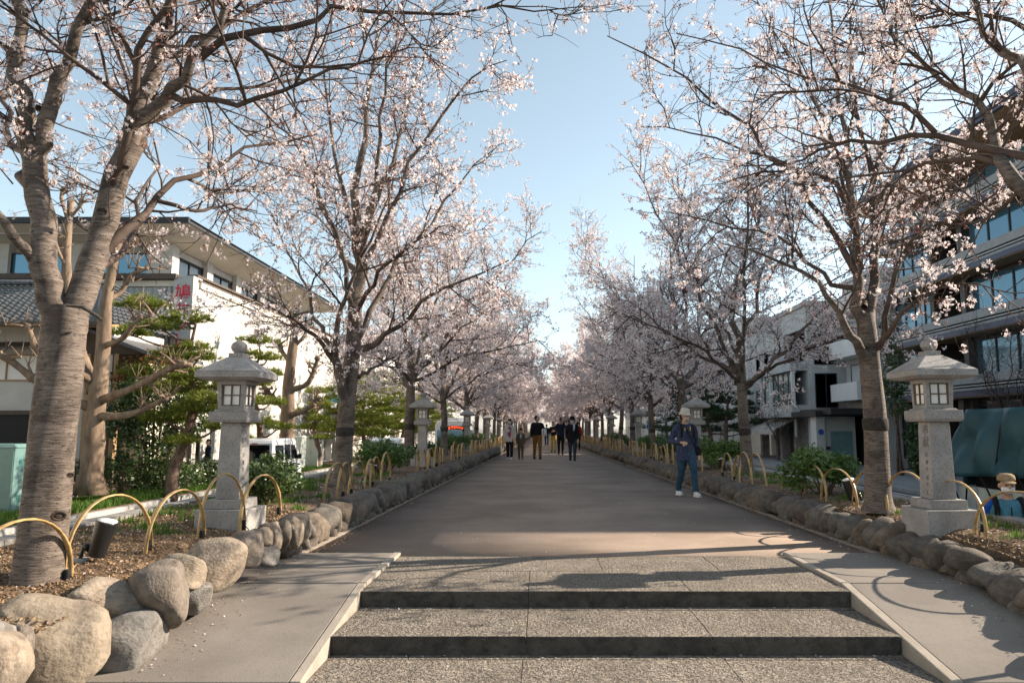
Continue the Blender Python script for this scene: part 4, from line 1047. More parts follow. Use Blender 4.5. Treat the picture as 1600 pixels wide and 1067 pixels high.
# ================================================================== buildings
def win(parent, face, a0, a1, z0, z1, off, n=2, glass='glass', frame='dark_trim', fw=.05, depth=.10, mull=None, curtain=False):
    """a window part with pane children. face '+x','-x': off is x, a = y range; face '-y': off is y, a = x range"""
    mb = MB(); w = (a1 - a0)
    def bx(m, a, b, za, zb, d0, d1):
        if face == '-y': m.box2((a, off + d0, za), (b, off + d1, zb))
        else:
            s = 1 if face == '+x' else -1
            m.box2((off - s * d1, a, za), (off - s * d0, b, zb))
    bx(mb, a0, a1, z0, z0 + fw, -.015, depth); bx(mb, a0, a1, z1 - fw, z1, -.015, depth)
    for k in range(n + 1):
        c = a0 + (w - fw) * k / n; bx(mb, c, c + fw, z0 + fw, z1 - fw, -.012, depth - .01)
    f = mb.build('window', MATS[frame], parent)
    for k in range(n):
        c = a0 + (w - fw) * k / n + fw; m = MB(); bx(m, c, a0 + (w - fw) * (k + 1) / n, z0 + fw, z1 - fw, .03, .05); m.build('pane', MATS[glass], f)
    if curtain:
        m = MB(); bx(m, a0 + fw, a1 - fw, z0 + fw, z1 - fw, .065, .08); m.build('curtain', MATS['curtain'], f)
    return f
PZ = ROAD_Z + .12
def part(t, name, m, a, b, bevel=0): return MB().box2(a, b).build(name, MATS[m], t, bevel=bevel)

# ---- the white shop with the wide hipped roof, left
shop = thing('shop_building', 'white ribbed shop building with wide overhanging roof and tall red lettered sign', 'building', (0, 0, 0))
SX, SY0, SY1 = -14.75, 31.0, 52.0
part(shop, 'wall', 'white_wall', (-30, SY0, PZ - .1), (SX, SY1, 7.45))
def ribs(y0, y1, z0, z1, x, pitch=.26):
    V = []; Fc = []; n = int((y1 - y0) / pitch)
    for k in range(n):
        y = y0 + k * pitch
        for dy, dx in ((0, 0), (.04, .07), (.15, .07), (.19, 0)): V += [(x + dx, y + dy, z0), (x + dx, y + dy, z1)]
    for k in range(n * 4 - 1):
        a = 2 * k; Fc.append((a, a + 2, a + 3, a + 1))
    return np.array(V), np.array(Fc)
v, f_ = ribs(SY0 + .2, SY1, .2, 7.2, SX + .005); tag(obj('ribbed_cladding', np_mesh('ribbed_cladding', v, f_, MATS['white_wall']), shop), kind='stuff')
v, f_ = ribs(0, 11.5, 2.0, 7.2, 0); v2 = np.stack([SX - .8 - v[:, 1], np.full(len(v), SY0 - .005) - v[:, 0], v[:, 2]], 1); tag(obj('ribbed_cladding', np_mesh('ribbed_cladding', v2, f_[:, ::-1].copy(), MATS['grey_wall']), shop), kind='stuff')  # same white cladding; grey here paints in the shade of the front side
MB().box2((-30, SY0 - .15, 7.25), (SX - .85, SY0 + .3, 7.5)).box2((SX - .3, SY0 + .2, 7.22), (SX + .16, SY1, 7.46)).build('cornice', MATS['cream'], shop)
MB().box2((-30, SY0 - .45, 7.52), (SX - .65, SY0 + .4, 7.74)).box2((SX - .35, SY0 + .1, 7.48), (SX + .10, SY1, 7.58)).box2((SX - .4, SY0 + .1, 7.70), (SX + .02, SY1, 7.80)).build('ledge', MATS['brown_trim'], shop)
UX = -16.1
part(shop, 'upper_wall', 'white_wall', (-29, SY0 + 1.0, 7.5), (UX - .25, SY1 - 1, 9.3))
for k in range(6):   # columns and windows along the right side
    y = SY0 + .55 + k * 3.4
    part(shop, 'column', 'white_wall', (UX - .5, y, 7.46), (UX, y + .62, 9.3))
    win(shop, '+x', y + .66, y + 3.36, 7.95, 8.9, UX - .2, 2, 'glass_dark')
for k in range(4):
    x = UX - .55 - k * 3.3
    part(shop, 'column', 'white_wall', (x - .55, SY0 + .55, 7.46), (x, SY0 + 1.05, 9.3))
    win(shop, '-y', x - 3.3, x - .58, 7.95, 8.9, SY0 + .75, 2, 'glass_blue')
# soffit, fascia, hipped roof
ex, ey = -14.45, 29.4
mb = MB(); mb.add([(-31, ey, 9.62), (ex, ey, 9.62), (ex, SY1 + 1, 9.62), (-31, SY1 + 1, 9.62), (-29, SY0 + .8, 9.22), (UX - .2, SY0 + .8, 9.22), (UX - .2, SY1 - 1, 9.22), (-29, SY1 - 1, 9.22)],
    [(0, 1, 5, 4), (1, 2, 6, 5), (2, 3, 7, 6), (3, 0, 4, 7)]); mb.build('soffit', MATS['cream'], shop)
MB().box2((-26, SY0 - .55, 9.40), (-15.6, SY0 - .35, 9.53)).box2((-15.75, SY0 - .3, 9.40), (-15.6, SY1, 9.53)).build('soffit_beam', MATS['white_wall'], shop)
mb = MB(); mb.prism([(ey - .02, 9.60), (ey + .14, 9.60), (ey + .14, 9.84), (ey - .02, 9.84)], -31, ex + .02, 'x'); mb.box2((ex - .14, ey, 9.605), (ex + .015, SY1 + 1, 9.72)); mb.build('fascia', MATS['dark_trim'], shop)
MB().add([(-31, ey, 9.83), (ex, ey, 9.83), (ex, SY1 + 1, 9.83), (-31, SY1 + 1, 9.83), (-26, 35, 11.0), (-20, 35, 11.0), (-20, 46, 11.0), (-26, 46, 11.0)], [(0, 1, 5, 4), (1, 2, 6, 5), (2, 3, 7, 6), (3, 0, 4, 7), (4, 5, 6, 7)]).build('roof', MATS['roof_tile'], shop)
sg = part(shop, 'sign_panel', 'grey_panel', (-15.52, SY0 - .34, 1.6), (-14.70, SY0 + .5, 7.66))
for k, ch in enumerate('鳩サブレー'):
    s_ = text_mesh(ch if ch != 'ー' else '｜', .70, MATS['red_letter'], .004, .009)
    obj('lettering', s_, sg, (-15.11, SY0 - .346, 6.92 - k * .68), (R(90), 0, 0))
for x in (-15.75, -16.0): MB().lathe([(.06, 1.0), (.06, 7.2)], 10, (x, SY0 - .2, 0)).build('drain_pipe', MATS['white_wall'], shop, True)

# ---- tiled old house, far left
old = thing('tiled_house', 'old white plastered house with grey tiled roof behind the forked cherry trunk', 'house', (0, 0, 0))
part(old, 'wall', 'white_wall', (-27, 26.4, PZ - .1), (-15.4, 29.9, 4.9))
part(old, 'side_wall', 'cream', (-15.4, 26.6, PZ - .1), (-14.2, 29.9, 3.6))
def tile_roof(t, a, b, c, d, rows, cols, name='roof_tiles'):
    """rows of curved tiles over the quad a,b (eave) d,c (ridge)"""
    a, b, c, d = map(Vector, (a, b, c, d)); V = []; Fc = []; n = (b - a).cross(d - a).normalized()
    NC = cols * 4
    for r in range(rows):
        for e in (0, 1):
            t0 = (r + e) / rows; lift = .07 * (1 - e) + .01
            l = a.lerp(d, t0); q = b.lerp(c, t0)
            for k in range(NC + 1):
                V.append(tuple(l.lerp(q, k / NC) + n * (lift + .035 * math.sin(k / 4 * 2 * math.pi))))
    for r in range(rows):
        for k in range(NC):
            i = r * 2 * (NC + 1) + k; Fc.append((i, i + 1, i + NC + 2, i + NC + 1))
    return tag(obj(name, np_mesh(name, np.array(V), np.array(Fc), MATS['roof_tile']), t), kind='stuff')
tile_roof(old, (-28, 25.3, 4.95), (-15.2, 25.3, 4.95), (-17.3, 29.2, 7.0), (-28, 29.2, 7.0), 15, 44)
tile_roof(old, (-15.2, 25.3, 4.95), (-15.2, 33, 4.95), (-17.3, 29.4, 7.0), (-17.3, 29.2, 7.0), 12, 20)
MB().tube([(-28, 29.2, 7.08), (-17.3, 29.2, 7.08)], .13, 8).tube([(-17.3, 29.2, 7.06), (-15.2, 25.3, 5.05)], .09, 8).build('ridge', MATS['roof_tile'], old, True)
MB().box2((-28, 25.2, 4.78), (-15.1, 25.36, 4.92)).build('gutter', MATS['brown_trim'], old)
MB().prism([(25.36, 4.82), (26.4, 5.0), (26.4, 4.9), (25.36, 4.74)], -28, -15.2).build('eave_boards', MATS['timber'], old)
MB().prism([(-17.6, 5.4), (-13.8, 3.95), (-13.8, 3.83), (-17.6, 5.26)], 25.7, 30, 'y').build('verge_roof', MATS['roof_tile'], old)
MB().prism([(-17.4, 5.2), (-14.1, 3.9), (-17.4, 3.9)], 26.35, 26.5, 'y').build('gable_board', MATS['brown_trim'], old)
MB().prism([(25.5, 4.08), (26.4, 4.36), (26.4, 4.28), (25.5, 4.0)], -24, -17.2).build('canopy', MATS['brown_trim'], old)
win(old, '-y', -20.6, -17.7, 2.95, 3.9, 26.36, 2, 'paper', 'timber')
win(old, '-y', -23.8, -20.9, 2.95, 3.9, 26.36, 2, 'paper', 'timber')
part(old, 'shop_front', 'black_void', (-24.5, 26.2, PZ), (-17.0, 26.42, 1.75))
MB().box2((-24.6, 26.12, 1.75), (-16.9, 26.44, 1.9)).build('lintel', MATS['brown_trim'], old)
for x in (-16.2, -15.2): part(old, 'post', 'timber', (x, 26.15, PZ), (x + .16, 26.38, 3.9))
part(old, 'door', 'brown_trim', (-16.0, 26.3, PZ), (-15.2, 26.42, 1.3))

# ---- pale block beyond the shop and the small blocks farther on
def block(label, x0, x1, y0, y1, z1, wall, face, floors, wy, glass='glass_dark', fl=2.9, front=True, curtain=False, name='apartment_block'):
    """plain street block; windows on the street face (x) and on the face towards the steps (y0)"""
    t = thing(name, label, 'building', (0, 0, 0))
    part(t, 'wall', wall, (x0, y0, PZ - .1), (x1, y1, z1)); MB().box2((x0 - .12, y0 - .12, z1 - .02), (x1 + .12, y1 + .12, z1 + .22)).build('parapet', MATS['concrete'], t)
    fx = x1 if face == '+x' else x0
    for k in range(floors):
        z = PZ + .9 + fl * k
        n = max(1, int((y1 - y0) / wy))
        for j in range(n):
            c = y0 + (j + .5) * (y1 - y0) / n; win(t, face, c - wy * .3, c + wy * .3, z, z + 1.5, fx + (.02 if face == '+x' else -.02), 2, glass)
        if front:
            m = max(1, int(abs(x1 - x0) / 4))
            for j in range(m):
                c = x0 + (j + .5) * (x1 - x0) / m; win(t, '-y', c - .8, c + .8, z, z + 1.4, y0 - .02, 2, glass)
    return t
beige = thing('apartment_block', 'plain pale beige block behind the second left cherry trunk', 'building')
part(beige, 'wall', 'pale_wall', (-26, 53.5, 2.4), (-13.9, 62, 8.1)); part(beige, 'ground_floor', 'cream', (-26, 54.4, PZ - .1), (-14.6, 62, 2.4))
for z in (3.0, 6.0): win(beige, '-y', -16.3, -15.7, z, z + 1.0, 53.45, 1, 'glass_dark')
for z in (3.2, 6.0):
    for y in (55, 58): win(beige, '+x', y, y + 1.6, z, z + 1.2, -13.88, 2, 'glass_dark')
for x in (-14.9, -17.5): part(beige, 'pillar', 'pale_wall', (x - .3, 53.7, PZ), (x, 54.0, 2.4))
part(beige, 'yard_wall', 'pale_wall', (-16.5, 50.6, PZ - .1), (-14.3, 50.8, .75))
block('cream block left of the steps beyond the road', -28, -15.6, -8, 16.5, 7.2, 'cream', '+x', 2, 3.4)
block('grey block right of the steps beyond the road', 19.2, 32, -22, 2.0, 8.4, 'grey_wall', '-x', 3, 3.4)
block('white three storey block seen through the left pines', -27, -15.2, 64, 76, 9.2, 'pale_wall', '+x', 3, 3.0)
block('cream block with small windows far along the left street', -26, -15.4, 78, 92, 7.4, 'cream', '+x', 2, 3.2)
block('tall white block far along the left street', -30, -15.2, 95, 112, 11.5, 'white_wall', '+x', 4, 3.0)
block('grey block farthest along the left street', -28, -15.6, 115, 150, 9.0, 'grey_wall', '+x', 3, 3.5)

# ---- the dark hotel with deep eaves, right
ht = thing('hotel_building', 'dark brown four storey building with deep eaves and blue window bands', 'building')
HX, HY0, HY1 = 19.0, 18.0, 41.6
part(ht, 'core', 'bronze', (HX + 2.4, HY0 + .3, PZ - .1), (HX + 16, HY1 - .2, 13.8))
tops = [3.6, 6.4, 9.2, 11.9]
for zt in tops:
    part(ht, 'floor_slab', 'brown_trim', (HX + .30, HY0, zt - .80), (HX + 2.5, HY1, zt - .05))
    part(ht, 'parapet', 'band_grey', (HX, HY0, zt - .36), (HX + .32, HY1, zt))
    part(ht, 'rail', 'pale_wall', (HX + .02, HY0, zt - .475), (HX + .30, HY1, zt - .44))
    part(ht, 'band', 'band_grey', (HX + .03, HY0, zt - .66), (HX + .31, HY1, zt - .55))
    part(ht, 'fascia', 'sign_navy', (HX - .12, HY0 - .1, zt - .94), (HX + .33, HY1, zt - .70))
    part(ht, 'edge_strip', 'timber', (HX - .06, HY0 - .1, zt - .975), (HX + .35, HY1, zt - .943))
    part(ht, 'soffit', 'timber', (HX + .36, HY0, zt - .96), (HX + 2.4, HY1, zt - .82))
levels = [(PZ, 2.62), (3.55, 5.42), (6.35, 8.22), (9.15, 10.92), (11.85, 13.1)]
for li, (z0, z1) in enumerate(levels):
    y = HY0 + .4; k = 0
    while y < HY1 - 1:
        if k % 2 == 0:
            w_ = min(6.2, HY1 - .3 - y); win(ht, '-x', y, y + w_, z0 + (.5 if li == 0 else .05), z1 - .05, HX + 1.0, 4, 'glass_blue' if li else 'glass_dark', 'dark_trim', .09, .12); y += w_
        else:
            part(ht, 'recess', 'black_void', (HX + 2.2, y + .2, z0), (HX + 2.39, y + 2.9, z1))
            for q in (y, y + 2.75): part(ht, 'pier', 'bronze', (HX + .7, q, z0 - .04), (HX + 2.2, q + .38, z1 + .06))
            if li: MB().tube([(HX + .9, y + .4, z0 + .95), (HX + .9, y + 2.75, z0 + .95)], .025, 6).build('handrail', MATS['dark_trim'], ht)
            y += 3.15
        k += 1
    if li == 0:
        for q in np.arange(HY0 + 1, HY1, 5.1): part(ht, 'pier', 'bronze', (HX + .5, q, z0), (HX + .95, q + .45, z1 + .2))
mb = MB(); mb.prism([(HX - 1.1, 13.62), (HX + 2.4, 13.12), (HX + 2.4, 13.25), (HX - 1.1, 13.75)], HY0 - .9, HY1 + .6, 'y'); mb.build('roof_soffit', MATS['timber'], ht)
MB().box2((HX - 1.25, HY0 - 1.0, 13.64), (HX - 1.05, HY1 + .7, 14.04)).build('roof_fascia', MATS['sign_navy'], ht)
MB().prism([(HX - 1.2, 14.02), (HX + 4.5, 15.6), (HX + 14, 15.6), (HX + 14, 13.76), (HX - 1.1, 13.76)], HY0 - .9, HY1 + .6, 'y').build('roof', MATS['roof_tile'], ht)
part(ht, 'end_wall', 'bronze', (HX + .5, HY0 - .15, PZ), (HX + 12, HY0 + .28, 13.3))

# ---- block with pale balconies squeezed between
bl = thing('apartment_block', 'narrow grey block with stacked balconies left of the dark building', 'building')
part(bl, 'wall', 'grey_wall', (19.2, 42.4, PZ - .1), (28, 46.6, 10.6))
for z in (2.9, 5.5, 8.1):
    part(bl, 'balcony', 'pale_wall', (18.1, 42.5, z), (19.25, 46.4, z + 1.05)); win(bl, '-x', 43.2, 45.8, z + 1.08, z + 2.25, 19.18, 2, 'glass_dark')
part(bl, 'canopy', 'dark_trim', (16.3, 41.9, 2.05), (19.3, 46.9, 2.4))
part(bl, 'entrance', 'black_void', (19.0, 42.6, PZ), (19.19, 46.4, 2.0))

# ---- garage annex with tiled pillar
an = thing('garage_annex', 'low blue grey garage with a white tiled pillar and round blue sign', 'garage')
part(an, 'wall', 'grey_wall', (16.75, 44.2, PZ - .1), (18.6, 46.8, 1.95)); part(an, 'roof_slab', 'dark_trim', (15.9, 43.2, 1.96), (18.9, 47.4, 2.28))
pl = part(an, 'pillar', 'pale_wall', (16.2, 44.0, PZ - .1), (16.73, 44.9, 1.94))
for k in range(6):
    for j in range(2): MB().box2((16.205 + .263 * j, 43.985, PZ + .1 + .42 * k), (16.205 + .263 * j + .255, 44.0, PZ + .1 + .42 * k + .412)).build('tile', MATS['white_wall'], pl)
part(an, 'shutter', 'teal_box', (17.1, 44.14, PZ), (18.4, 44.2, 1.1))
sd = MB().lathe([(.0, 0), (.17, 0), (.17, .02), (.0, .02)], 20).build('round_sign', MATS['sign_blue'], an); sd.location = (16.47, 43.97, 1.05); sd.rotation_euler = (R(90), 0, 0)
part(an, 'red_sign', 'red_lamp', (16.30, 43.96, -.38), (16.66, 43.98, -.22)); part(an, 'red_sign', 'red_lamp', (16.44, 43.96, -.215), (16.52, 43.98, -.09)); part(an, 'notice', 'dark_trim', (16.30, 43.96, -.56), (16.66, 43.98, -.47))
part(an, 'mailbox', 'black_metal', (16.8, 43.98, .05), (17.0, 44.14, .2))

# ---- grey house with the awning
gh = thing('grey_house', 'grey three storey corner house with white awning and a tall bay window', 'building')
GX, GY0, GY1 = 17.0, 47.0, 61.0
part(gh, 'wall', 'grey_wall', (GX, GY0, 2.05), (GX + 9, GY1, 9.1)); part(gh, 'ground_floor', 'grey_wall', (GX + 1.6, GY0 + .4, PZ - .1), (GX + 8.5, GY1 - .4, 2.05))
part(gh, 'roof_slab', 'concrete', (GX - .15, GY0 - .15, 9.1), (GX + 9.1, GY1 + .1, 9.4))
bay = part(gh, 'bay', 'grey_wall', (GX - 1.05, GY0 + .3, 2.0), (GX, GY0 + 7.4, 2.75)); part(gh, 'bay_slab', 'grey_wall', (GX - 1.05, GY0 + .3, 4.95), (GX, GY0 + 7.4, 5.45))
part(gh, 'bay_post', 'pale_wall', (GX - 1.0, GY0 + .35, 2.75), (GX - .8, GY0 + .55, 4.95)); part(gh, 'bay_post', 'pale_wall', (GX - 1.0, GY0 + 4.9, 2.75), (GX - .85, GY0 + 5.1, 4.95)); part(gh, 'bay_post', 'grey_wall', (GX - 1.0, GY0 + 7.1, 2.75), (GX - .8, GY0 + 7.35, 4.95))
win(gh, '-x', GY0 + .6, GY0 + 4.85, 2.76, 4.94, GX - .8, 4, 'glass_teal', curtain=False); win(gh, '-x', GY0 + 5.15, GY0 + 7.05, 2.76, 4.94, GX - .7, 1, 'curtain')
win(gh, '-x', GY0 + .5, GY0 + 4.6, 5.6, 7.7, GX - .03, 4, 'glass'); win(gh, '-x', GY0 + 8.3, GY0 + 9.2, 5.2, 7.0, GX - .03, 1, 'glass_teal'); win(gh, '-x', GY0 + 10.5, GY0 + 11.4, 5.2, 7.0, GX - .03, 1, 'glass_teal')
for z0, z1 in ((2.55, 4.75), (5.3, 7.4)): win(gh, '-y', GX + .35, GX + 1.75, z0, z1, GY0 - .03, 2, 'glass_teal', curtain=True)
MB().tube([(GX + 2.3, GY0 - .06, 9), (GX + 2.3, GY0 - .06, 2.1)], .045, 8).build('drain_pipe', MATS['concrete'], gh)
brd = part(gh, 'signboard', 'sign_navy', (GX - .35, GY0 + 8.0, 3.1), (GX - .22, GY0 + 10.6, 4.15))
for k, (z, l) in enumerate(((3.95, .9), (3.75, 1.5), (3.6, 1.3), (3.3, 2.0))): MB().box2((GX - .356, GY0 + 9.4 - l / 2, z - .035), (GX - .351, GY0 + 9.4 + l / 2, z + .035)).build('printed_line', MATS['pale_wall'], brd)
for k in range(2):
    y0 = GY0 + 3.0 + k * 4.1
    MB().prism([(GX + .1, 1.95), (GX - 1.5, 1.15), (GX - 1.5, 1.10), (GX + .1, 1.88)], y0, y0 + 4.0, 'y').box2((GX - 1.52, y0, .85), (GX - 1.48, y0 + 4.0, 1.13)).build('awning', MATS['white_wall'], gh)
for y in (GY0 + .5, GY0 + 3.4, GY0 + 6.4, GY0 + 11.2): part(gh, 'stone_pillar', 'granite', (GX + .2, y, PZ), (GX + .75, y + .55, 2.04))
part(gh, 'entrance', 'black_void', (GX + 1.5, GY0 + 3, PZ), (GX + 1.59, GY0 + 12, 1.9)); part(gh, 'stone_wall_panel', 'granite_dark', (GX + .5, GY0 + 1.05, PZ), (GX + .7, GY0 + 3.4, 2.0))
for y in (GY0 + 2.5, GY0 + 9.4): MB().lathe([(.09, .7), (.10, 1.9)], 10, (GX - .1, y, 0)).build('lamp', MATS['pale_wall'], gh)

block('pale blue windowless block behind the right pines', 17.0, 27, 63, 74, 10.5, 'pale_wall', '-x', 1, 8, 'glass', front=False)
block('grey block with rows of windows far along the right street', 16.8, 28, 76, 92, 10.0, 'grey_wall', '-x', 3, 3.1)
block('white block far along the right street', 17.2, 28, 95, 112, 12, 'pale_wall', '-x', 4, 3.0)
block('brownish block farthest along the right street', 16.8, 28, 115, 150, 11, 'cream', '-x', 3, 3.4)
# ================================================================== pines, lopped trees, hedges beside the roads
def pine_meshes(seed, H, pads, lean, m='needle', nt=200, tuft=.19):
    """cloud-pruned pine. pads: (height, azimuth, reach, radius)"""
    rng = np.random.RandomState(seed); rr = random.Random(seed)
    pts = [Vector((0, 0, -.1))]; 
    for k in range(1, 8):
        u = k / 7; pts.append(Vector((lean[0] * u + .16 * math.sin(u * 7 + seed), lean[1] * u + .14 * math.cos(u * 6 + seed), H * .93 * u)))
    mb = MB(); mb.tube(smooth_line(pts, 18), list(np.linspace(.15 + H * .008, .035, 18)), 10)
    tp = smooth_line(pts, 40); limbs = MB(); P = []; D = []
    for z, az, reach, r in pads:
        i = int(np.argmin(abs(tp[:, 2] - max(.5, z - .25 - reach * .12)))); s = Vector(tp[i]); e = Vector((tp[i][0] + math.cos(az) * reach, tp[i][1] + math.sin(az) * reach, z))
        if reach > .1:
            mid = s.lerp(e, .5) + Vector((rr.uniform(-.1, .1), rr.uniform(-.1, .1), -.12))
            limbs.tube(smooth_line([s, mid, e], 7), list(np.linspace(.06, .02, 7)), 6)
            for q in range(4): limbs.tube([mid.lerp(e, .6), e + Vector((rr.uniform(-.6, .6) * r, rr.uniform(-.6, .6) * r, .02))], [.02, .008], 4)
        n = int(nt * (r / .7) ** 1.6)
        d = nrm(rng.normal(size=(n, 3))); q = d * rng.uniform(.3, 1, (n, 1)) ** .5 * np.array([r, r, r * .34]); q[:, 2] *= np.where(q[:, 2] < 0, .35, 1)
        q *= (1 + .25 * np.sin(4 * np.arctan2(d[:, 1], d[:, 0]) + z))[:, None]
        P.append(q + np.array(e)); D.append(nrm(d * np.array([.8, .8, .3]) + np.array([0, 0, .75])))
    P = np.concatenate(P); D = np.concatenate(D); n = len(P); K = 9
    base = np.repeat(P, K, 0); dr = nrm(np.repeat(D, K, 0) + rng.normal(size=(n * K, 3)) * .55)
    L = tuft * rng.uniform(.6, 1.1, (n * K, 1)); h = nrm(np.cross(dr, rng.normal(size=dr.shape))) * (tuft * .075)
    V = np.stack([base - h, base + h, base + dr * L], 1).reshape(-1, 3); b = np.arange(n * K) * 3
    return (mb.mesh('trunk', MATS['pine_bark'], True), limbs.mesh('limbs', MATS['pine_bark'], True), np_mesh('needles', V, np.stack([b, b + 1, b + 2], 1), MATS[m]))
def pine(ms, loc, label, rz=0, s=1.0, group='cloud pruned pines along the streets'):
    t = thing('pine_tree', label, 'pine tree', loc, rz, group); t.scale = (s,) * 3
    obj('trunk', ms[0], t); obj('limbs', ms[1], t); tag(obj('needles', ms[2], t), kind='stuff'); return t
VZ = ROAD_Z + .13
def auto_pads(seed, H, n, R0):
    r = random.Random(seed); out = [(H, 0, .05, R0 * .6)]
    for k in range(n):
        u = (k + .5) / n; z = H * (.30 + .62 * u); out.append((z, 2.4 * k + r.uniform(-.4, .4), R0 * (1.25 - .75 * u) * r.uniform(.75, 1.15), R0 * (.62 - .18 * u) * r.uniform(.8, 1.15)))
    return out
# the tall pine in front of the sign: pads traced from the photograph
p1 = at(268, 772, 23.5); p1.z = VZ
def traced_pine(seed, base, H, lean, pads, d0, m='needle'):
    out = []
    for px, py, dd, rpx in pads:
        w = at(px, py, d0 + dd); z = w.z - base.z; u = min(1, z / (H * .93)); cx = base.x + lean[0] * u; cy = base.y + lean[1] * u
        out.append((z, math.atan2(w.y - cy, w.x - cx), math.hypot(w.x - cx, w.y - cy), rpx * (d0 + dd) / F))
    return pine_meshes(seed, H, out, lean, m)
ms = traced_pine(61, p1, 5.9, (.55, .2), [(300, 500, 0, 38), (232, 478, .4, 40), (262, 512, -.4, 34), (215, 522, .2, 30), (312, 545, .2, 26), (318, 560, 0, 26), (272, 555, .4, 24), (300, 590, -.5, 44), (262, 610, .4, 48), (330, 605, .3, 34), (235, 585, .5, 40), (300, 640, -.3, 42), (250, 655, .2, 40), (320, 625, -.7, 36), (335, 668, .1, 22), (285, 690, -.5, 26)], 23.5)
pine(ms, p1, 'cloud pruned pine with flat green pads in front of the red lettered sign')
p2 = at(398, 745, 31); p2.z = VZ
ms = traced_pine(62, p2, 5.6, (-.1, .2), [(403, 533, 0, 28), (422, 560, .3, 22), (390, 552, -.2, 18), (428, 585, -.2, 22), (405, 600, .5, 24), (385, 625, 0, 28), (425, 630, .3, 26), (395, 660, 0, 32), (430, 668, -.3, 22), (380, 690, .3, 22)], 31)
pine(ms, p2, 'cloud pruned pine rising behind the left stone lantern roof')
p3 = at(492, 735, 40); p3.z = VZ
ms = traced_pine(63, p3, 4.0, (.1, 0), [(490, 612, 0, 18), (500, 632, .2, 20), (480, 645, 0, 18), (505, 655, -.2, 18), (488, 668, .2, 22), (500, 684, 0, 16)], 40)
pine(ms, p3, 'small pine behind the two pale utility cabinets')
PA = pine_meshes(65, 5.6, auto_pads(65, 5.6, 15, 1.9), (.3, .2)); PB = pine_meshes(66, 5.2, auto_pads(66, 5.2, 14, 1.8), (-.25, .1)); PD = pine_meshes(67, 5.8, auto_pads(67, 5.8, 14, 1.9), (.2, .1), 'needle_dark')
for k, (y, ms, s, lab) in enumerate(((47.0, PA, 1.0, 'sunlit yellow green pine right of the second left cherry trunk, nearer one'), (52, PB, 1.05, 'sunlit yellow green pine right of the second left cherry trunk, farther one'), (58, PA, 1.1, 'sunlit pine behind the second left stone lantern'), (67, PB, 1.1, 'pine between the left cherry trunks and the street, beyond the minibus'), (78, PA, 1.1, 'distant pine far along the left street, second farthest there'), (90, PB, 1.1, 'farthest pine along the left street'))):
    pine(ms, (-12.4, y, VZ), lab, k * 1.9, s)
for k, (y, s, lab) in enumerate(((57, 1.08, 'dark green pine left of the second right cherry trunk, behind the lantern'), (63, 1.05, 'dark green pine behind the walker in the white hat'), (72, 1.05, 'dark pine far along the right street, second farthest there'), (84, 1.05, 'farthest dark pine along the right street'))):
    pine(PD, (14.2, y, PZ), lab, k * 2.3 + 1, s)

# lopped trees with knuckled stubs
def lopped(seed, base, d0, trunk_px, limbs_px, label, m='pollard_bark'):
    t = thing('lopped_tree', label, 'bare tree', base, 0, 'lopped bare trees along the left street'); rr = random.Random(seed)
    rel_ = lambda l: [(at(px, py, d0 + dd) - base) for px, py, dd in l]
    mb = MB()
    for pts, r0, r1 in trunk_px:
        q = smooth_line(rel_(pts), 16); rad = np.linspace(r0, r1, 16) * (1 + .07 * np.sin(np.arange(16) * 2.1 + seed)); rad[0] *= 1.35; mb.tube(q, list(rad), 12)
    mb.build('trunk', MATS[m], t, True)
    for pts, r0, r1 in limbs_px:
        q = smooth_line(rel_(pts), 9); l = MB().tube(q, list(np.linspace(r0, r1, 9) * (1 + .12 * np.sin(np.arange(9) * 2.3))), 8)
        for k in range(8):   # knuckles and cut stubs
            j = rr.randint(4, 8); c = Vector(q[j]); l.ellip(c, (r1 * rr.uniform(1.1, 1.8),) * 3, 7, 5)
            dv = Vector((rr.uniform(-1, 1), rr.uniform(-.6, .6), rr.uniform(-.1, 1))).normalized(); e = c + dv * rr.uniform(.25, .6); l.tube([c, c.lerp(e, .5) + Vector((0, 0, .03)), e], [r1 * .8, r1 * .5, r1 * .35], 6); l.ellip(e, (r1 * .5,) * 3, 6, 4)
            for w in range(4):
                f_ = e + Vector((rr.uniform(-.3, .3), rr.uniform(-.2, .2), rr.uniform(.1, .5))); l.tube([e, f_], [.014, .006], 4)
        l.build('limb', MATS[m], t, True)
    return t
q1 = at(140, 768, 21.5); q1.z = VZ
lopped(71, q1, 21.5, [([(140, 772, 0), (146, 700, 0), (150, 640, 0), (160, 560, 0), (165, 480, 0), (178, 410, 0), (188, 375, 0)], .34, .075), ([(150, 610, .2), (128, 560, .2), (112, 500, .2), (104, 430, .2), (106, 360, .2), (112, 312, .2)], .19, .09)],
       [([(150, 640, 0), (100, 620, -.3), (50, 590, -.4), (15, 562, -.5), (-20, 548, -.5)], .13, .085), ([(150, 600, 0), (110, 575, -.6), (60, 548, -.9), (45, 512, -.9)], .12, .07), ([(158, 625, 0), (200, 610, -.4), (240, 590, -.6), (275, 572, -.7), (300, 570, -.7)], .13, .07),
        ([(155, 650, 0), (190, 650, -.5), (225, 640, -.7), (258, 622, -.7)], .12, .07), ([(162, 540, 0), (190, 530, -.4), (215, 500, -.5), (238, 492, -.4)], .09, .05), ([(166, 470, 0), (190, 455, .3), (205, 430, .3), (230, 420, .3)], .08, .05), ([(105, 420, .2), (92, 395, 0), (84, 368, 0)], .06, .04), ([(108, 350, .2), (96, 310, 0), (100, 295, 0)], .06, .045), ([(110, 340, .2), (125, 322, 0), (128, 312, 0)], .05, .04), ([(180, 400, 0), (200, 390, .2), (212, 370, .2)], .06, .04)],
       'large lopped bare tree with knuckled stubs behind the forked cherry')
q2 = at(446, 735, 34); q2.z = VZ
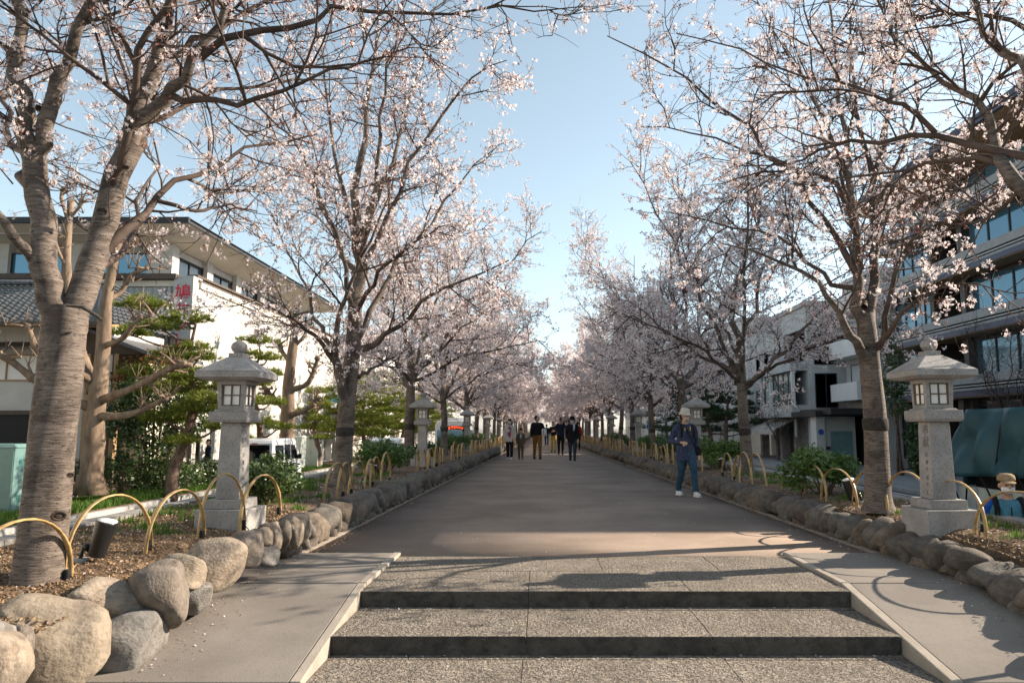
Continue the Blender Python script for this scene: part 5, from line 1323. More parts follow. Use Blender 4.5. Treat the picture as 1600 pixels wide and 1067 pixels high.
lopped(72, q2, 34, [([(444, 738, 0), (448, 690, 0), (450, 640, 0), (452, 590, 0), (458, 540, 0), (462, 505, 0)], .40, .16)],
       [([(448, 640, 0), (425, 620, 0), (410, 600, 0)], .15, .10), ([(452, 610, 0), (480, 600, 0), (492, 575, 0), (496, 560, 0)], .14, .09), ([(450, 650, 0), (480, 640, -.5), (497, 622, -.5)], .14, .09), ([(456, 570, 0), (440, 548, 0), (436, 530, 0)], .11, .08), ([(460, 540, 0), (476, 525, 0), (482, 505, 0)], .10, .08), ([(462, 510, 0), (452, 496, 0), (448, 488, 0)], .09, .07)],
       'lopped bare tree with stubby limbs right of the left stone lantern')
# broadleaf garden shrubs and hedge at the left pavement
rngb = np.random.RandomState(77)
def bush(name, label, cat, blobs, n, size, m, base, group=None, aspect=.45):
    t = thing(name, label, cat, base, 0, group); V, Fc = leaf_cloud(rngb, blobs, n, size, 1, m, aspect); tag(obj('foliage', np_mesh('foliage', V, Fc, MATS[m]), t), kind='stuff')
    mb = MB(); c = blobs[0][0]
    for k, b in enumerate(blobs[:8]): mb.tube([(.15 * math.sin(k), .15 * math.cos(k), -.05), (b[0][0] * .5, b[0][1] * .5, b[0][2] * .5), b[0]], [.07, .04, .015], 6)
    mb.build('stems', MATS['pine_bark'], t, True); return t
gb = at(235, 760, 25.5); gb.z = VZ
bush('camellia_tree', 'broad dark green camellia with bronze new leaves left of the tall pine', 'shrub', [((.2, .3, 3.2), (1.5, 1.2, .8)), ((-1.1, .2, 2.6), (1.0, .9, .7)), ((1.0, .4, 2.6), (.9, .8, .7)), ((-.2, .1, 2.0), (1.2, .9, .6)), ((-.6, .2, 3.5), (.9, .8, .5)), ((.4, 0, 1.3), (.7, .7, .5))], 7000, .085, 'leaf', gb)
gb2 = at(262, 600, 26.2); 
bush('maple_tree', 'bush with red bronze new leaves above the camellia', 'shrub', [((0, 0, 4.4), (1.3, .7, .5)), ((-.9, .1, 4.0), (.8, .6, .45)), ((.9, .1, 4.1), (.7, .6, .4))], 2600, .075, 'leaf_bronze', Vector((gb2.x - .4, gb2.y, VZ)))
bush('clipped_hedge', 'low dark clipped hedge at the pavement left of the left lantern', 'hedge', [((0, 0, .45), (1.1, .6, .5)), ((-.2, 1.5, .45), (1.1, .9, .5)), ((0, 3.0, .5), (1.1, .9, .55)), ((.1, 4.4, .5), (1.0, .8, .5))], 7000, .055, 'leaf', Vector((-12.6, 24.8, VZ)))
bush('garden_shrub', 'dark rounded shrub behind the little bamboo fence', 'shrub', [((0, 0, .6), (.9, .7, .6)), ((-1.2, .2, .6), (.8, .7, .55)), ((1.0, .5, .7), (.8, .7, .6))], 3600, .07, 'leaf', Vector((-14.3, 25.2, VZ)))
bush('garden_shrub', 'young light leaved shrub at the foot of the lopped tree', 'shrub', [((0, 0, .9), (.55, .5, .55)), ((.2, .1, 1.4), (.4, .4, .4))], 700, .075, 'leaf', Vector((-13.2, 23.4, VZ)))
bush('garden_shrub', 'leafy shrub in front of the old shop front', 'shrub', [((0, 0, .9), (1.2, .8, .8)), ((-1.5, 0, 1.0), (1.0, .8, .8))], 2600, .09, 'leaf', Vector((-17.5, 22.5, VZ)))
bush('street_shrub', 'dark shrub behind the nearest right lantern pillar', 'shrub', [((0, 0, .9), (.6, .7, .9)), ((.1, .6, 1.8), (.5, .6, .7)), ((0, -.3, 2.8), (.4, .5, .6))], 2600, .10, 'leaf', Vector((16.8, 33.0, PZ)))
bush('street_shrub', 'slim street tree with dark leaves before the dark building windows', 'street tree', [((0, 0, 4.2), (.7, .7, .7)), ((.2, .2, 5.3), (.6, .6, .7)), ((-.2, 0, 6.2), (.5, .5, .6)), ((.1, 0, 3.2), (.5, .5, .5))], 1500, .10, 'leaf', Vector((16.5, 34.6, PZ)))
def bare_tree(seed, loc, label, H=5.5):
    rng = random.Random(seed); top = Vector((0, 0, 1.3)); limbs = []
    for k in range(6):
        a = k * 1.05 + seed; o = Vector((math.cos(a), math.sin(a), 0)); L = rng.uniform(.8, 1.5); limbs.append(([top, top + o * L * .3 + Vector((0, 0, H * .25)), top + o * L * .7 + Vector((0, 0, H * .5)), top + o * L + Vector((0, 0, H * .75))], .035, .008))
    r = cherry_meshes(seed, ([(0, 0, -.1), (0, 0, .6), (0, 0, 1.4)], .07, .05), limbs, 0, nA=8, lenA=(.5, 1.1), nB=6, dens=.0)
    t = thing('bare_street_tree', label, 'bare tree', loc); obj('trunk', r['trunk'], t)
    for me in r['limb']: obj('limb', me, t)
    tag(obj('twigs', r['twigs'], t), kind='stuff'); return t
bare_tree(81, (16.4, 26.2, PZ), 'bare multi stemmed tree in front of the dark building, above the tarpaulin', 6.0)
bare_tree(82, (15.6, 49.5, PZ), 'small bare tree in front of the white awning', 3.0)
# low bamboo picket fence by the garden
bf = thing('picket_fence', 'low weathered bamboo picket fence in front of the garden shrubs', 'fence', (-13.75, 20.4, VZ))
pk = MB().box2((-.03, -.035, 0), (.03, .035, .75)).mesh('picket', MATS['old_wood']); rl = MB().box2((-.035, 0, -.03), (-.005, 7.6, .03)).mesh('rail', MATS['old_wood'])
for k in range(26): obj('picket', pk, bf, (0, k * .30, rh.uniform(-.06, .05)), (0, rh.uniform(-.05, .05), 0))
for z in (.22, .55): obj('rail', rl, bf, (0, 0, z))
for k in range(4): MB().lathe([(.07, 0), (.065, .95), (.0, .97)], 10, (.03, k * 2.5, 0)).build('post', MATS['old_wood'], bf, True)
# ================================================================== vehicles
def wheel(t, c, r=.27, w=.16, name='wheel'):
    y = MB().lathe([(r * .62, -w / 2), (r * .93, -w / 2), (r, -w / 2 + .03), (r, w / 2 - .03), (r * .93, w / 2), (r * .62, w / 2)], 24).build(name, MATS['rubber'], t, True); y.location = c; y.rotation_euler = (0, R(90), 0)
    MB().lathe([(0, -w / 2 + .02), (r * .62, -w / 2 + .015), (r * .62, w / 2 - .015), (r * .2, w / 2 - .03), (0, w / 2 - .02)], 16).build('rim', MATS['chrome'], y, True)
def kei_van(label, loc, rz=0, H=1.88):
    t = thing('parked_van', label, 'van', loc, rz, 'small white vans on the left road')
    W = 1.47; hs = lambda z: W / 2 * (1 - .10 * max(0, z - .95) / .9)
    prof_lo = [(-1.69, .28), (-1.70, .95), (1.62, .95), (1.69, .80), (1.70, .28)]
    prof_up = [(-1.70, .95), (-1.60, H - .16), (-1.50, H - .04), (-1.2, H), (.75, H), (1.0, H - .06), (1.62, .95)]
    def shell(name, prof, m):
        n = len(prof); vs = [(-hs(z), y, z) for y, z in prof] + [(hs(z), y, z) for y, z in prof]
        fs = [tuple(range(n)), tuple(range(2 * n - 1, n - 1, -1))] + [(i, i + n, (i + 1) % n + n, (i + 1) % n) for i in range(n)]
        return MB().add(vs, fs).build(name, MATS[m], t, bevel=.035, seg=3)
    shell('body', prof_lo, 'car_paint'); up = shell('cabin', prof_up, 'car_paint')
    def pane(name, pts, par=up, m='glass_dark'): return MB().add(pts + [tuple(Vector(p) * .985 + Vector((0, 0, .018))) for p in pts], [tuple(range(len(pts)))[::-1], tuple(range(len(pts)))]).build(name, MATS[m], par)
    def side(s, y0, y1, z0, z1, y1t=None):
        q = [(s * (hs(z) + .004), y, z) for y, z in ((y0, z0), (y1, z0), (y1t if y1t is not None else y1, z1), (y0, z1))]
        return pane('side_window', q)
    ry = lambda z: -1.70 + .10 * (z - .95) / (H - .16 - .95) - .006
    pane('rear_window', [(x * hs(z) * .86, ry(z), z) for x, z in ((-1, 1.05), (1, 1.05), (.97, H - .22), (-.97, H - .22))])
    for s in (-1, 1):
        side(s, -1.35, -.45, 1.06, H - .24); side(s, -.32, .30, 1.06, H - .24); side(s, .40, 1.28, 1.06, H - .26, .86)
        m = MB().box((s * (W / 2 + .09), 1.12, 1.14), (.14, .07, .20)).tube([(s * (W / 2 - .04), 1.1, 1.05), (s * (W / 2 + .06), 1.12, 1.1)], .02, 6).build('mirror', MATS['black_metal'], t, bevel=.02)
        MB().box((s * (W / 2 - .03), -1.69, .82), (.10, .05, .34)).build('tail_lamp', MATS['red_lamp'], t, bevel=.01)
        MB().box((s * (W / 2 + .005), -.38, .92), (.015, .10, .03)).box((s * (W / 2 + .005), .36, .92), (.015, .10, .03)).build('door_handle', MATS['chrome'], t)
        MB().box((s * (W / 2 + .001), -.38, .65), (.006, .012, .62)).box((s * (W / 2 + .001), .34, .65), (.006, .012, .62)).build('door_gap', MATS['rubber'], t)
        for y in (-1.12, 1.15): wheel(t, (s * (W / 2 - .08), y, .27))
    MB().box((0, ry(H - .17) - .0, H - .175), (.22, .03, .045)).build('brake_lamp', MATS['red_lamp'], t, bevel=.01)
    MB().box((0, -1.72, .38), (W * .98, .10, .20)).build('bumper', MATS['car_paint'], t, bevel=.03)
    MB().box((0, -1.735, .72), (.34, .012, .17)).build('number_plate', MATS['yellow'], t)
    pane('windscreen', [(x * hs(z) * .9, 1.62 - (z - .95) * .72 + .012, z) for x, z in ((1, 1.02), (-1, 1.02), (-.95, H - .18), (.95, H - .18))])
    return t
kei_van('small white van beside the far kerb, its side windows showing behind the azalea bush', (-10.75, 29.5, ROAD_Z))
v2 = kei_van('small white van seen from the back between the second and third left cherry trunks', (-7.45, 37.0, ROAD_Z), 0, 1.80)
# minibus
mbus = thing('minibus', 'pale minibus with a red lit rear sign, between left cherry trunks', 'bus', (-5.75, 51, ROAD_Z))
bw, bh = 1.12, 2.75
MB().prism([(-bw, .35), (bw, .35), (bw, 1.3), (bw - .04, bh - .25), (bw - .2, bh), (-bw + .2, bh), (-bw + .04, bh - .25), (-bw, 1.3)], -3.5, 3.5, 'y').build('body', MATS['car_paint'], mbus, bevel=.06, seg=3)
MB().box((0, -3.5, 1.72), (1.9, .03, .85)).build('rear_window', MATS['glass_blue'], mbus, bevel=.01)
rsg = MB().box((0, -3.505, 2.3), (1.5, .05, .24)).build('rear_sign', MATS['black_metal'], mbus)
rr_ = random.Random(2); mb = MB()
for k in range(9):
    for j in range(4): mb.box((-.64 + k * .16 + rr_.uniform(-.02, .02), -3.533, 2.3 + rr_.uniform(-.07, .07)), (.10, .006, .025))
lm = mat('lit_red', (.9, .12, .03), rough=.5); lm.node_tree.nodes['Principled BSDF'].inputs['Emission Color'].default_value = (1, .10, .02, 1); lm.node_tree.nodes['Principled BSDF'].inputs['Emission Strength'].default_value = 1.0
mb.build('lit_dots', lm, rsg)
for s in (-1, 1):
    MB().box((s * .98, -3.5, 1.0), (.16, .05, .42)).build('tail_lamp', MATS['red_lamp'], mbus, bevel=.02)
    MB().box((s * (bw - .005), -.3, 1.75), (.03, 5.6, .85)).build('side_window', MATS['glass_blue'], mbus)
    for y in (-2.2, 2.3): wheel(mbus, (s * .98, y, .38), .38, .22)
MB().box((0, -3.52, .5), (2.1, .12, .24)).build('bumper', MATS['car_paint'], mbus, bevel=.03)
MB().box((0, -3.52, .92), (.42, .02, .2)).build('number_plate', MATS['white_paint'], mbus)
MB().box((0, -1.0, bh + .10), (1.3, 2.2, .22)).build('roof_unit', MATS['car_paint'], mbus, bevel=.05)

# truck under a tarpaulin, right
tk = thing('covered_truck', 'pale flatbed truck covered with a dark teal tarpaulin tied by black ropes', 'truck', (7.45, 9.0, ROAD_Z))
MB().box((0, 0, 1.12), (1.86, 5.4, .12)).build('bed', MATS['grey_panel'], tk, bevel=.01)
for s in (-1, 1):
    MB().box((s * .94, 0, 1.21), (.05, 5.4, .40)).build('side_board', MATS['pale_box'], tk, bevel=.01)
    for k in range(5): MB().box((s * .972, -2.2 + k * 1.1, 1.21), (.02, .06, .38)).build('stake', MATS['grey_panel'], tk)
    for y in (-1.7, 1.75): wheel(tk, (s * .80, y, .36), .36, .22)
MB().box((0, 2.68, 1.21), (1.9, .05, .40)).build('tail_board', MATS['pale_box'], tk, bevel=.01)
MB().box((0, 0, .82), (.8, 5.2, .32)).build('chassis', MATS['black_metal'], tk)
MB().box((-.3, .1, .62), (.5, 1.0, .3)).build('fuel_tank', MATS['black_metal'], tk, bevel=.04)
V = []; Fc = []; NU, NV = 60, 64
for j in range(NV + 1):
    y = -2.75 + 5.55 * j / NV
    for i in range(NU + 1):
        u = i / NU * 2 - 1
        # hangs down both sides, flat top with sagging ridges
        if abs(u) < .5: x = u / .5 * .80; z = 2.62 - .10 * abs(u) + .05 * math.sin(y * 2.3) + .03 * math.sin(y * 5.1 + u * 4)
        else: h = (abs(u) - .5) / .5; x = math.copysign(.80 + .24 * h ** .8, u); z = 2.57 - .98 * h + .04 * math.sin(y * 1.7) * h
        fold = (.13 * math.sin(y * 3.6 + 5.5 * abs(u)) + .07 * math.sin(y * 8.5 - 6 * abs(u)) + .05 * mnoise.noise(Vector((y * 1.6, u * 3, 2)))) * (abs(u) > .45) * min(1, abs(u) * 1.2)
        x += math.copysign(fold, u); e = max(0, abs(y - .02) - 2.55); z -= e * 1.2
        V.append((x, y, z))
for j in range(NV):
    for i in range(NU): a = j * (NU + 1) + i; Fc.append((a, a + 1, a + NU + 2, a + NU + 1))
tp_ = obj('tarpaulin', np_mesh('tarpaulin', np.array(V), np.array(Fc), MATS['tarp'], True), tk); sm_ = tp_.modifiers.new('thick', 'SOLIDIFY'); sm_.thickness = .012
MB().box((0, 0, 1.9), (1.5, 5.2, 1.25)).build('load', MATS['black_void'], tk)
MB().box((0, 2.72, 1.95), (1.72, .05, 1.2)).build('end_flap', MATS['tarp'], tk)
for k in range(6):
    y = -2.3 + k * .9; MB().tube([(-1.09, y, 1.62), (-1.0, y + .28, 1.05), (-1.0, y + .3, .98)], .014, 5).tube([(-1.09, y + .6, 1.62), (-1.0, y + .32, 1.05)], .014, 5).build('rope', MATS['cord'], tk, True)
for k in range(3): MB().tube([(-1.08, -1.6 + k * 1.6, 1.5), (-.98, -1.7 + k * 1.6, 2.3), (-.82, -1.75 + k * 1.6, 2.66)], .010, 5).build('rope', MATS['cord'], tk, True)

# white rounded board at the right picture edge, on a post in the bed
wbd = thing('sign_board', 'white rounded board on a post at the right picture edge', 'sign', (3.98, 5.0, 0))
prof = []
for k in range(28):
    a = 2 * math.pi * k / 28; c, s_ = math.cos(a), math.sin(a); prof.append((math.copysign(abs(c) ** .55, c) * .42, 1.02 + math.copysign(abs(s_) ** .55, s_) * .265))
MB().prism(prof, -.012, .012, 'y').build('board', MATS['white_paint'], wbd, loc=(-.32, 0, 0))
MB().lathe([(.022, .12), (.022, 1.2)], 10, (0, .03, 0)).build('post', MATS['pale_box'], wbd, True)

# utility cabinets
def cabinet(label, loc, d, m, name='utility_cabinet', louv=True):
    t = thing(name, label, 'cabinet', loc, 0, 'utility cabinets on the left verge'); w, l, h = d
    MB().box((0, 0, .05), (w * .94, l * .94, .12)).build('plinth', MATS['concrete'], t); MB().box((0, 0, h / 2 + .08), (w, l, h - .06)).build('body', MATS[m], t, bevel=.012)
    MB().frustum((0, 0, h + .05), (w + .06, l + .06), (w * .9, l * .9), .09).build('lid', MATS[m], t, bevel=.01)
    for k in (-1, 1): MB().box((k * w * .245, -l / 2 - .008, h / 2 + .08), (w * .47, .016, h * .86)).build('door', MATS[m], t, bevel=.004)
    if louv:
        for zc in (h * .80, h * .26):
            for k in range(7): MB().box((w / 2 + .006, -l * .2, zc + (k - 3) * .028), (.014, l * .22, .012)).box((w / 2 + .006, l * .15, zc + (k - 3) * .028), (.014, l * .22, .012)).build('louvre', MATS['teal_metal'], t)
    MB().box((.03, -l / 2 - .024, h * .55), (.02, .02, .14)).build('handle', MATS['chrome'], t)
    return t
cabinet('teal metal utility cabinet left of the forked cherry trunk', (-13.55, 18.9, VZ), (1.1, .95, 1.62), 'teal_box')
cabinet('pale green utility cabinet by the far kerb, nearer of the pair', (-12.75, 38.6, VZ), (.8, .9, 1.62), 'pale_box', louv=False)
cabinet('pale utility cabinet by the far kerb, farther of the pair', (-12.35, 40.3, VZ), (.8, .9, 1.55), 'pale_box', louv=False)
# notice kiosk in the garden
ki = thing('notice_kiosk', 'dark framed notice kiosk with green lower panel behind the tall pine', 'kiosk', (-14.2, 28.6, VZ))
for x in (-.85, .85):
    for y in (-.35, .35): MB().box((x, y, 1.0), (.12, .12, 2.1)).build('post', MATS['black_metal'], ki)
MB().box((0, 0, 2.08), (2.1, 1.1, .16)).build('roof', MATS['black_metal'], ki); MB().box((.42, -.36, .55), (.72, .05, .7)).build('green_panel', MATS['green_panel'], ki); MB().box((-.35, -.3, 1.1), (.8, .05, 1.3)).build('board', MATS['old_wood'], ki); MB().box((.42, -.33, 1.35), (.72, .04, .6)).build('glass_panel', MATS['glass_dark'], ki)
# street lamps
def lamp_post(label, loc, arms, H):
    t = thing('street_lamp', label, 'street lamp', loc, 0, 'teal street lamps')
    MB().lathe([(.10, 0), (.09, .8), (.06, .9), (.05, H)], 12).build('pole', MATS['teal_metal'], t, True)
    for z, dx, s in arms:
        a = MB().tube([(0, 0, z + .12), (dx * .5, 0, z + .22), (dx, 0, z + .15)], .03, 6).build('arm', MATS['teal_metal'], t, True)
        hd = MB().lathe([(.02, .16), (.10, .13), (.32 * s, 0), (.30 * s, -.03)], 8, (dx, 0, z)).build('shade', MATS['teal_metal'], t)
        MB().lathe([(.20 * s, -.03), (.16 * s, -.38 * s), (.0, -.40 * s)], 8, (dx, 0, z)).build('lantern_glass', MATS['paper'], t)
    return t
lamp_post('teal street lamp with two lantern heads behind the second left cherry trunk', (-11.75, 44.7, VZ), ((3.75, -.8, 1.0), (7.0, 1.0, 1.6)), 7.3)
lamp_post('slim teal lamp pole beyond the second right lantern', (4.85, 33.6, ROAD_Z), ((4.2, .7, .9),), 4.5)
lamp_post('teal lamp pole farther down the right road edge', (4.9, 55, ROAD_Z), ((4.2, .7, .9),), 4.5)
bs = thing('road_sign', 'round blue road sign on a white post along the right road', 'road sign', (4.85, 34.6, ROAD_Z))
MB().lathe([(.03, 0), (.03, 2.7)], 10).build('post', MATS['white_paint'], bs, True); d_ = MB().lathe([(0, 0), (.14, 0), (.14, .02), (0, .02)], 20).build('disc', MATS['sign_blue'], bs); d_.location = (.12, -.05, 2.35); d_.rotation_euler = (R(90), 0, 0)
# ================================================================== people
SKIN = mat('skin', (.44, .27, .19), (.50, .32, .23), scale=9, rough=.55, spec=.4)
def cloth(name, c, c2=None, scale=20, **k): return mat(name, c, c2 or tuple(v * .75 for v in c), scale=scale, rough=.9, bump=.25, bscale=28, spec=.2, bdist=.01, **k)
cloth('navy_pattern', (.018, .026, .060), (.075, .088, .135), 38, stretch=(1, 1, 2.2), lo=.47, hi=.55); cloth('denim', (.020, .05, .085), (.035, .075, .115), 10); cloth('denim_dark', (.03, .045, .07)); cloth('black_cloth', (.012, .012, .014)); cloth('cream_cloth', (.55, .50, .44))
cloth('plum', (.30, .07, .20)); cloth('brown_cloth', (.20, .105, .03)); cloth('taupe', (.115, .085, .06)); cloth('khaki', (.50, .34, .09)); cloth('pale_blue', (.45, .56, .70)); cloth('white_cloth', (.72, .71, .70)); cloth('mask_white', (.78, .77, .77)); cloth('mask_beige', (.55, .43, .34))
cloth('bright_blue', (.015, .09, .42)); cloth('vest_teal', (.075, .21, .29)); cloth('hat_white', (.62, .57, .50)); cloth('cap_tan', (.34, .25, .15)); cloth('hair', (.012, .010, .009)); cloth('navy', (.016, .022, .045)); cloth('red_cloth', (.35, .03, .03))
def remesh(mb, name, m, vox, smooth=4):
    me = mb.mesh('tmp', None); o = bpy.data.objects.new('tmp', me); COL.objects.link(o)
    r = o.modifiers.new('r', 'REMESH'); r.mode = 'VOXEL'; r.voxel_size = vox; r.use_smooth_shade = True
    s = o.modifiers.new('s', 'SMOOTH'); s.iterations = smooth; s.factor = .5
    dg = bpy.context.evaluated_depsgraph_get(); dg.update(); n = bpy.data.meshes.new_from_object(o.evaluated_get(dg)); bpy.data.objects.remove(o); bpy.data.meshes.remove(me)
    n.name = name; n.materials.clear(); n.materials.append(MATS[m]); n.polygons.foreach_set('use_smooth', [True] * len(n.polygons)); return n
def person(label, loc, rz, H, outfit, legs=((.10, .16), (-.08, -.2)), armL=((.05, -.02, -.28), (.04, -.10, -.52)), armR=((-.05, -.02, -.28), (-.04, -.10, -.52)), head_turn=0, head_tilt=0, vox=.011, girth=1.0):
    """faces -y. legs: (knee forward, ankle forward) for left (+x) and right; arms: elbow and wrist from the shoulder"""
    t = thing('person', label, 'person', loc, rz); s = H / 1.7; t.scale = (s,) * 3; g = girth
    V3 = Vector; body = MB(); top = MB(); low = MB()
    hip = .90; sh = 1.395
    def loft(mb, pts, rad, flat=1.0, n=12): mb.tube(smooth_line([V3(p) for p in pts], len(pts) * 3 - 2), list(np.interp(np.linspace(0, len(pts) - 1, len(pts) * 3 - 2), range(len(pts)), rad)), n, flat, up=(0, 1, 0))
    def torso(mb, e, z0=.84): loft(mb, [(0, 0, z0), (0, .0, .98), (0, -.005, 1.12), (0, 0, 1.27), (0, .01, 1.37), (0, .012, 1.435)], [(.155 * g + e + (.035 if z0 < .8 else 0)), (.152 * g + e + (.02 if z0 < .8 else 0)), (.148 * g + e), (.168 * g + e), (.138 * g + e), (.062 + e)], .64)
    torso(body, -.01); torso(top, .016, outfit.get('hem', .80))
    shoes = []
    for sx, (kf, af) in ((1, legs[0]), (-1, legs[1])):
        lift = outfit.get('lift', {}).get(sx, 0)
        H_, K_, A_ = (sx * .09, 0, hip), (sx * .092, -kf, .48), (sx * .088, -af, .085 + lift)
        loft(body, [H_, ((H_[0] + K_[0]) / 2, -kf * .5, .70), K_, ((K_[0] + A_[0]) / 2, (K_[1] + A_[1]) / 2 + .01, .30), A_], [.070, .062, .046, .042, .034]); low.ellip((0, 0, .90), (.155 * g, .112 * g, .12))
        loft(low, [(sx * .08, 0, .93), ((H_[0] + K_[0]) / 2, -kf * .5, .70), K_, ((K_[0] + A_[0]) / 2, (K_[1] + A_[1]) / 2 + .01, .30), (A_[0], A_[1], .10 + lift)], [.098 * g, .088 * g, .070, .064, .058])
        f = MB(); f.ellip((A_[0] * 1.04, A_[1] - .06, .048 + lift), (.048, .135, .048)); f.ellip((A_[0] * 1.02, A_[1] + .005, .075 + lift), (.045, .06, .055)); f.box((A_[0] * 1.04, A_[1] - .055, .014 + lift), (.085, .245, .024)); shoes.append(f)
    for sx, arm in ((1, armL), (-1, armR)):
        S_ = V3((sx * .172 * g, .01, sh - .045)); E_ = S_ + V3(arm[0]); W_ = S_ + V3(arm[1])
        loft(body, [S_, E_, W_], [.048, .038, .026]); loft(top, [V3((sx * .09, .012, sh + .002)), S_, S_.lerp(E_, .5), E_, E_.lerp(W_, .55), E_.lerp(W_, .90)], [.055, .064, .058 * g, .054, .048, .042])
        d = (W_ - E_).normalized(); side_ = d.cross(V3((0, 1, 0))); side_ = side_.normalized() if side_.length > .2 else V3((1, 0, 0)); nrm_ = d.cross(side_)
        P_ = W_ + d * .05; M_ = Matrix((side_, nrm_, d)).transposed(); body.ellip(P_, (.038, .018, .055), 10, 8, M_)
        for k, (o_, ln) in enumerate(((-.027, .062), (-.009, .074), (.010, .070), (.027, .052))):
            b0 = W_ + d * .088 + side_ * o_; b1 = b0 + d * ln * .5 - nrm_ * .008 * sx; b2 = b0 + d * ln * .85 - nrm_ * .028 * sx; body.tube([b0 - d * .02, b0, b1, b2], [.0095, .0095, .009, .0075], 7)
        b0 = W_ + d * .03 - side_ * .033; body.tube([b0, b0 + d * .03 - side_ * .022, b0 + d * .06 - side_ * .022 - nrm_ * .01 * sx], [.011, .0105, .009], 7)
    loft(body, [(0, .012, 1.40), (0, .0, 1.47), (0, -.012, 1.53)], [.062, .052, .054])
    Q = Matrix.Rotation(head_turn, 3, 'Z') @ Matrix.Rotation(head_tilt, 3, 'X'); hc = V3((0, -.012, 1.585)); hp = lambda x, y, z: hc + Q @ V3((x, y, z))
    body.ellip(hp(0, .012, .022), (.074, .092, .092), 16, 12, Q); body.ellip(hp(0, -.022, -.045), (.056, .062, .066), 14, 10, Q)
    body.ellip(hp(0, -.094, -.018), (.013, .017, .022), 8, 6, Q); body.ellip(hp(0, -.082, -.062), (.024, .012, .010), 8, 6, Q)
    for sx in (-1, 1): body.ellip(hp(sx * .076, .012, -.008), (.010, .020, .030), 8, 6, Q)
    obj('body', remesh(body, 'body', 'skin', vox), t)
    fc = MB()
    for sx in (-1, 1): fc.ellip(hp(sx * .031, -.083, .004), (.014, .008, .006), 8, 6, Q); fc.box(hp(sx * .031, -.084, .026), (.030, .008, .006), M=Q)
    fc.build('eyes', MATS['hair'], t, True)
    hair = MB(); hair.ellip(hp(0, .030, .044), (.083, .093, .082), 18, 12, Q)
    if outfit.get('long_hair'): hair.ellip(hp(0, .055, -.06), (.078, .055, .11), 14, 10, Q); [hair.ellip(hp(sx * .07, .01, -.05), (.018, .04, .085), 10, 8, Q) for sx in (-1, 1)]
    if outfit.get('long_hair'): hair.ellip(hp(0, -.045, .058), (.066, .045, .034), 12, 8, Q)
    else: hair.ellip(hp(0, .055, -.02), (.070, .055, .07), 12, 8, Q)
    if outfit.get('hat') != 'bald': obj('hair', hair.mesh('hair', MATS[outfit.get('hair', 'hair')], True), t)
    if outfit.get('mask'):
        mk = MB(); V = []; F_ = []
        for j in range(6):
            for i in range(9):
                a = (i / 8 - .5) * 2.3; z = -.018 - .068 * j / 5; r = .088 + .012 * math.sin(math.pi * j / 5) * math.cos(a) - .010 * (j / 5); V.append(hp(math.sin(a) * r * .86, -math.cos(a) * r * 1.02 + .008 - .010 * math.cos(a * 1.3), z))
        F_ = [(j * 9 + i, j * 9 + i + 1, (j + 1) * 9 + i + 1, (j + 1) * 9 + i) for j in range(5) for i in range(8)]
        mo = mk.add(V, F_).build('mask', MATS[outfit['mask']], t, True); q = mo.modifiers.new('t', 'SOLIDIFY'); q.thickness = .004; q.offset = 1
    obj('trousers', remesh(low, 'trousers', outfit['low'], max(vox, .012)), t)
    obj('jacket', remesh(top, 'jacket', outfit['top'], max(vox, .012)), t)
    for f in shoes: obj('shoe', remesh(f, 'shoe', outfit.get('shoe', 'black_cloth'), .010, 2), t)
    hat = outfit.get('hat')
    if hat == 'bucket':
        o = MB().lathe([(.128, -.005), (.122, .004), (.096, .050), (.090, .10), (.078, .125), (.04, .138), (.0, .140)], 24).build('hat', MATS[outfit['hat_m']], t, True); o.matrix_local = Matrix.Translation(hp(0, .012, .032)) @ Q.to_4x4()
    elif hat == 'cap':
        o = MB().lathe([(.090, .0), (.091, .03), (.082, .06), (.055, .078), (.0, .084)], 20).build('cap', MATS[outfit['hat_m']], t, True); o.matrix_local = Matrix.Translation(hp(0, .018, .046)) @ Q.to_4x4()
        o2 = MB().ellip((0, -.095, .004), (.070, .065, .012), 14, 6).build('cap_peak', MATS[outfit['hat_m']], t, True); o2.matrix_local = Matrix.Translation(hp(0, .018, .050)) @ Q.to_4x4() @ Matrix.Rotation(R(12), 4, 'X')
    return t
def to_px(px, d, z=0): return Vector(((px - VPX) * d / F, d, z))
# walker in the white hat
w1 = person('elderly walker in a white bucket hat, patterned navy jacket and jeans', to_px(1069, 14.3), R(14), 1.62, dict(top='navy_pattern', low='denim', hat='bucket', hat_m='hat_white', mask='mask_beige', shoe='white_cloth', hem=.70),
            legs=((.17, .24), (-.02, -.20)), armL=((.07, .05, -.27), (.06, -.06, -.50)), armR=((-.10, .06, -.26), (.04, -.17, -.29)), head_turn=R(28), head_tilt=R(8), vox=.0075, girth=1.12)
b_ = MB(); b_.ellip((.235, -.04, .86), (.095, .06, .125), 14, 10); bag = b_.build('shoulder_bag', MATS['black_cloth'], None, True); bag.parent = w1
MB().tube([(-.10, .03, 1.44), (-.06, -.115, 1.38), (.02, -.155, 1.22), (.12, -.14, 1.05), (.2, -.08, .95)], [.016] * 5, 6, .4).tube([(.06, -.14, 1.36), (.055, -.155, 1.25)], .006, 5).build('strap', MATS['black_cloth'], w1, True)
MB().tube([(-.10, .10, 1.42), (-.125, -.06, 1.42), (-.13, -.13, 1.30), (-.12, -.08, 1.15)], [.02] * 4, 6, .5).tube([(.11, .10, 1.42), (.13, -.06, 1.42), (.135, -.13, 1.30), (.13, -.08, 1.15)], [.02] * 4, 6, .5).build('rucksack_strap', MATS['black_cloth'], w1, True)
MB().box((.035, -.158, 1.335), (.012, .012, .08)).box((-.075, -.150, 1.325), (.012, .012, .06)).build('zip_tag', MATS['yellow'], w1)
